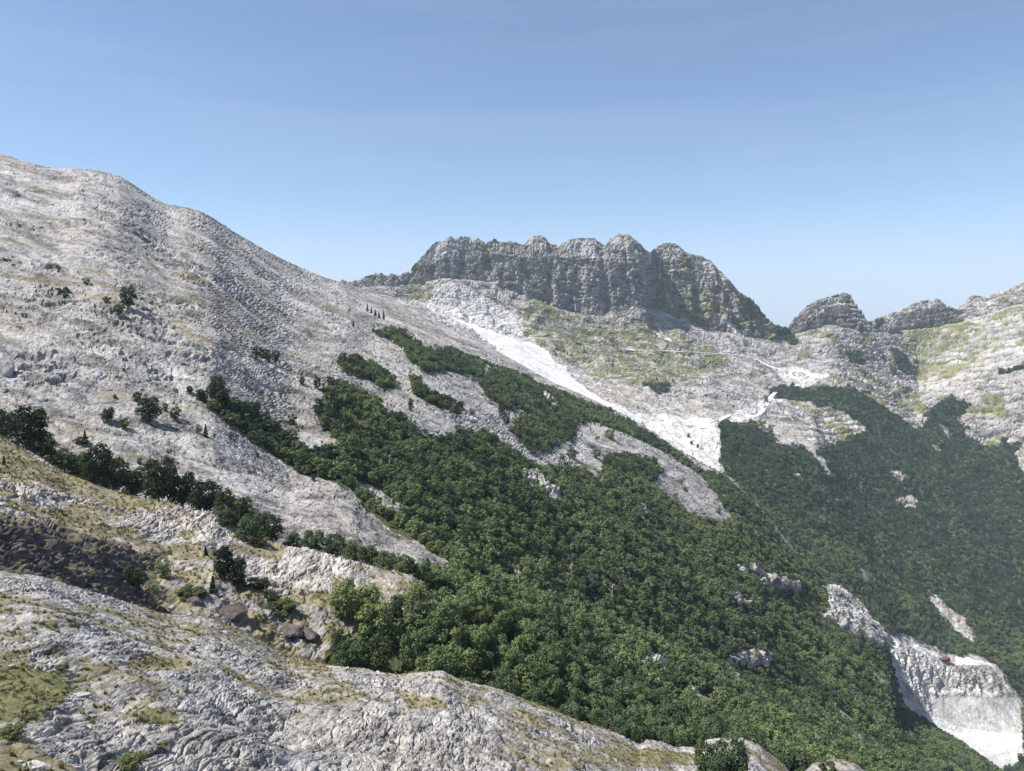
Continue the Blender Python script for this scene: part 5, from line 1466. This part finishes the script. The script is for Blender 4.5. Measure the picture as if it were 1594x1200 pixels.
stone(55, 1196, 44, 26, 'rocky_ground', M_SLAB, 'flat topped grey slab boulder at the bottom edge', 1, ['front'], 0, 'boulder', 0.7, 0.3, (0, 0.15))
stone(362, 960, 58, 40, 'hill', M_BROWN, 'big brown purple boulder under the flat shrub mats', 2, ['knoll', 'gully'], 0.10, 'boulder', 0.8, 0.2, (0.1, 0.18))
stone(300, 938, 40, 20, 'hill', M_BROWN, 'low brown rock under the left shrub mat', 3, ['knoll', 'gully'], 0.12, 'boulder', 0.7, -0.2)
stone(445, 985, 46, 22, 'hill', M_BROWN, 'layered dark rock ledge above the yellow grass', 4, ['knoll', 'gully'], 0.16, 'boulder', 0.8, 0.1, (0, 0.3))
stone(480, 994, 42, 24, 'hill', M_BROWN, 'lower layered dark rock ledge right of the first ledge', 5, ['knoll', 'gully'], 0.16, 'boulder', 0.8, 0.1, (0, 0.28))
stone(6, 582, 42, 66, 'mountain_slope', M_SLAB, 'tall grey rock block with a dark shaded side on the slope', 18, ['spur'], 0, 'boulder', 0.9, 0.5)
stone(128, 1083, 34, 12, 'rocky_ground', M_SLAB, 'pale flat slab beside the green grass patch', 11, ['front'], 0.05, 'boulder', 0.6, 0.4, (0, 0.2))
stone(34, 1186, 12, 6, 'rocky_ground', M_SLAB, 'small pale stone left of the slab boulder', 12, ['front'])
stone(20, 1037, 16, 8, 'rocky_ground', M_SLAB, 'small grey stone in the grass above the green patch', 13, ['front'])
stone(735, 497, 16, 11, 'mountain', M_MARBLE, 'squared grey marble block under the far upper quarry', 15, None, 0, 'marble_block', 1.0)
stone(717, 494, 11, 14, 'mountain', M_MARBLE, 'upright grey marble block left of the squared one', 16, None, 0, 'marble_block', 1.0)
stone(690, 494, 9, 10, 'mountain', M_MARBLE, 'pointed grey marble block left of the upright one', 17, None, 0, 'marble_block', 1.0)

# dark layered outcrop that shades the hollow: a whaleback of schist with an undercut lower face
def outcrop():
    us = np.linspace(-90, 268, 190)
    top = np.interp(us, [-90, 0, 60, 120, 180, 215, 245, 268], [802, 818, 832, 853, 880, 902, 932, 958])
    bot = np.interp(us, [-90, 0, 70, 150, 250, 268], [858, 899, 908, 934, 964, 970])
    yb = np.interp(us, [-90, 0, 150, 268], [80, 84, 95, 106])
    nq = 90
    P = np.zeros((nq, len(us), 3), np.float32)
    prof = [(0.0, 0.36, -0.10), (0.14, 0.22, 0.12), (0.30, -0.04, 0.36), (0.45, 0.18, 0.44), (0.60, 0.42, 0.60), (0.75, 0.66, 0.76), (0.88, 0.86, 0.91), (1.0, 1.0, 1.0), (1.12, 1.3, 0.9), (1.3, 1.9, 0.35), (1.5, 2.3, -0.5)]
    q = np.linspace(0, 1.5, nq)
    fy = np.interp(q, [a[0] for a in prof], [a[1] for a in prof])
    fz = np.interp(q, [a[0] for a in prof], [a[2] for a in prof])
    for i in range(nq):
        y = yb + 13.0 * fy[i]
        ytop = yb + 13.0
        zt = (HY - top) / F * ytop
        zb = (HY - bot) / F * yb - 0.6
        P[i, :, 0] = (us - CX) / F * y
        P[i, :, 1] = y
        P[i, :, 2] = zb + (zt - zb) * fz[i]
    n = grid_normals(P)
    p = P.reshape(-1, 3)
    du = np.gradient(P, axis=1); dv = np.gradient(P, axis=0)
    n = np.cross(du, dv); n /= np.linalg.norm(n, axis=-1, keepdims=True) + 1e-9
    n = n.reshape(-1, 3)
    ax = np.array([8.0, 24.0, -17.0]); ax /= np.linalg.norm(ax)
    nb = np.array([0, 0, 1.0]) - ax[2] * ax; nb /= np.linalg.norm(nb)
    tb = np.cross(ax, nb)
    al, be, ac = p @ ax, p @ nb, p @ tb
    qq = np.stack([al * 0.22, be, ac * 0.6], 1)
    bed = be + fbm(qq / 3, 3) * 1.1
    b1 = bed / 1.9
    b2 = bed / 0.55 + 0.3
    d = ((b1 - np.floor(b1)) ** 0.5 - 0.6) * 1.5 + ((b2 - np.floor(b2)) ** 0.5 - 0.6) * 0.35
    d += fbm(p / 5, 4) * 0.9 + fbm(qq / 0.8, 3, 0.65) * 0.35
    h, c = facets(al / 3.5, be / 0.9, 15)
    d += h * 0.45
    d -= cracks(qq * 0.9 + 3, 0.08) * 0.5
    fade = np.minimum(1, np.repeat(np.minimum(np.arange(len(us))[None, ::-1] / 25, 1), nq, 0).reshape(-1) + 0.15)
    p = p + n * (d * fade)[:, None]
    ncol = len(us)
    idx = np.arange(nq * ncol).reshape(nq, ncol)
    f = np.stack([idx[:-1, :-1], idx[:-1, 1:], idx[1:, 1:], idx[1:, :-1]], -1).reshape(-1, 4)
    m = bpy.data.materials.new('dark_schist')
    nt, b = nodes_of(m)
    k = NT(nt)
    co = k.n('ShaderNodeTexCoord').outputs['Object']
    mp = k.n('ShaderNodeMapping')
    mp.inputs['Scale'].default_value = (1.0, 0.35, 1.3)
    mp.inputs['Rotation'].default_value = (math.radians(35), 0, 0)
    k.l(co, mp.inputs['Vector'])
    f1 = k.noise(mp.outputs[0], 1.6, 6, 0.65)
    f2 = k.noise(co, 0.35, 4, 0.6)
    geo = k.n('ShaderNodeNewGeometry')
    sx = k.n('ShaderNodeSeparateXYZ')
    k.l(geo.outputs['Normal'], sx.inputs[0])
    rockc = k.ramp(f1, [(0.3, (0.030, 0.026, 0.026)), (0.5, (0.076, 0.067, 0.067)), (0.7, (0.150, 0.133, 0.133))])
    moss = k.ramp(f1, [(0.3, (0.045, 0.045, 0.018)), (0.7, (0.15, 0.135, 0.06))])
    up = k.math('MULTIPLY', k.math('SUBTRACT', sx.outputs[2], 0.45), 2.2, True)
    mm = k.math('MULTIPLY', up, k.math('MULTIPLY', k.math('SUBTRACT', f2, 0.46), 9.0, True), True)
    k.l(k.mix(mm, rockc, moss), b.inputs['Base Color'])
    bp = k.n('ShaderNodeBump')
    bp.inputs['Strength'].default_value = 0.7
    bp.inputs['Distance'].default_value = 0.2
    k.l(f1, bp.inputs['Height'])
    k.l(bp.outputs[0], b.inputs['Normal'])
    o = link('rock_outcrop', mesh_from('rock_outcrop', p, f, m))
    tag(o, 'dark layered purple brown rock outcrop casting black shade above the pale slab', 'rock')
outcrop()

# ------------------------------------------------------------------ white roads on the far mountainside
def drape(name, pts, width, mat, lift):
    """a gravel ribbon laid on the hillside"""
    cs = []
    for (u0, v0, g0), (u1, v1, g1) in zip(pts[:-1], pts[1:]):
        n = max(2, int(math.hypot(u1 - u0, v1 - v0) / 5))
        for i in range(n):
            t = i / n
            cs.append(ground_at(u0 + (u1 - u0) * t, v0 + (v1 - v0) * t, g0))
    cs.append(ground_at(pts[-1][0], pts[-1][1], pts[-1][2]))
    A = np.array([c[:] for c in cs])
    for _ in range(8):
        A[1:-1] = (A[:-2] + A[1:-1] * 2 + A[2:]) / 4
    tg = np.gradient(A, axis=0)
    nx = np.stack([-tg[:, 1], tg[:, 0], np.zeros(len(A))], 1)
    nx /= np.linalg.norm(nx, axis=1, keepdims=True) + 1e-9
    A[:, 2] += lift
    n = len(A)
    low = np.array([0, 0, -lift * 2.5])
    V = np.concatenate([A - nx * width / 2, A + nx * width / 2, A - nx * width * 0.8 + low, A + nx * width * 0.8 + low])
    Fc = []
    for i in range(n - 1):
        Fc.append((i, i + 1, n + i + 1, n + i))
        Fc.append((2 * n + i, 2 * n + i + 1, i + 1, i))
        Fc.append((n + i, n + i + 1, 3 * n + i + 1, 3 * n + i))
    o = link(name, mesh_from(name, V, Fc, mat))
    o['kind'] = 'structure'
    return o

M_GRAVEL = rock_material('marble_gravel', (0.46, 0.455, 0.445), (0.62, 0.61, 0.60), 0.4)
VG, MT = 'valley_ground', 'mountain'
drape('road', [(1092, 668, VG), (1120, 655, VG), (1150, 638, VG), (1172, 622, VG), (1195, 612, MT), (1225, 604, MT), (1245, 600, MT), (1254, 594, MT)], 9, M_GRAVEL, 2.0)
drape('road', [(1254, 594, MT), (1240, 588, MT), (1222, 586, MT), (1228, 578, MT), (1250, 573, MT), (1270, 590, MT)], 8, M_GRAVEL, 2.0)
drape('road', [(1230, 577, MT), (1200, 572, MT), (1175, 556, MT), (1150, 552, MT), (1100, 549, MT), (1040, 546, MT), (990, 545, MT)], 3, M_GRAVEL, 0.8)
drape('path', [(808, 524, MT), (840, 526, MT), (880, 530, MT), (920, 536, MT), (960, 541, MT), (990, 545, MT)], 2.6, M_GRAVEL, 0.8)

# ------------------------------------------------------------------ the rust red shed on the quarry bench
M_RUST = plain_material('rust_red_sheet', (0.085, 0.030, 0.026), (0.13, 0.050, 0.040), 0.8, 0.1, 0.7)
M_RUSTROOF = plain_material('rust_red_roof', (0.10, 0.040, 0.034), (0.155, 0.062, 0.052), 0.8, 0.1, 0.7)
M_DOOR = plain_material('dark_door', (0.05, 0.04, 0.04), (0.08, 0.06, 0.055), 1.0, 0.1)
def box(cx, cy, cz, sx, sy, sz):
    v = [(cx + a * sx / 2, cy + b * sy / 2, cz + c * sz / 2) for a in (-1, 1) for b in (-1, 1) for c in (-1, 1)]
    f = [(0, 1, 3, 2), (4, 6, 7, 5), (0, 4, 5, 1), (2, 3, 7, 6), (0, 2, 6, 4), (1, 5, 7, 3)]
    return v, f
ps = ground_at(1469, 1030, VG, ['shelf'])
sh = bpy.data.objects.new('quarry_shed', None)
col.objects.link(sh)
sh.location = (ps.x, ps.y, ps.z + 0.4)
sh.rotation_euler = (0, math.radians(-3), math.radians(10))
tag(sh, 'small rust red shed on the bench at the top of the white quarry', 'shed')
v, f = box(0, 0, 1.6, 13, 5, 4.2)
link('wall', mesh_from('wall', v, f, M_RUST), sh)
rv = [(-6.9, -3.0, 3.65), (6.9, -3.0, 3.65), (6.9, 0, 5.2), (-6.9, 0, 5.2), (6.9, 3.0, 3.65), (-6.9, 3.0, 3.65), (-6.9, -3.0, 3.45), (6.9, -3.0, 3.45), (6.9, 3.0, 3.45), (-6.9, 3.0, 3.45)]
rf = [(0, 1, 2, 3), (3, 2, 4, 5), (6, 7, 1, 0), (5, 4, 8, 9), (1, 7, 8, 4, 2), (0, 3, 5, 9, 6), (6, 9, 8, 7)]
link('roof', mesh_from('roof', rv, rf, M_RUSTROOF), sh)
v, f = box(2.0, -2.53, 1.2, 3.0, 0.12, 3.2)
link('door', mesh_from('door', v, f, M_DOOR), sh)

# ------------------------------------------------------------------ air
def haze_box():
    x0, x1, y0, y1, z0, z1 = -6000, 6000, -6000, 6000, -760, 420
    v, f = box((x0 + x1) / 2, (y0 + y1) / 2, (z0 + z1) / 2, x1 - x0, y1 - y0, z1 - z0)
    m = bpy.data.materials.new('haze')
    m.use_nodes = True
    nt = m.node_tree
    nt.nodes.clear()
    out = nt.nodes.new('ShaderNodeOutputMaterial')
    pv = nt.nodes.new('ShaderNodeVolumePrincipled')
    pv.inputs['Color'].default_value = (0.66, 0.82, 1.0, 1)
    pv.inputs['Density'].default_value = HAZE
    pv.inputs['Anisotropy'].default_value = 0.0
    nt.links.new(pv.outputs[0], out.inputs['Volume'])
    o = link('haze', mesh_from('haze', v, f, m))
    o['kind'] = 'stuff'
HAZE = 0.00005
haze_box()
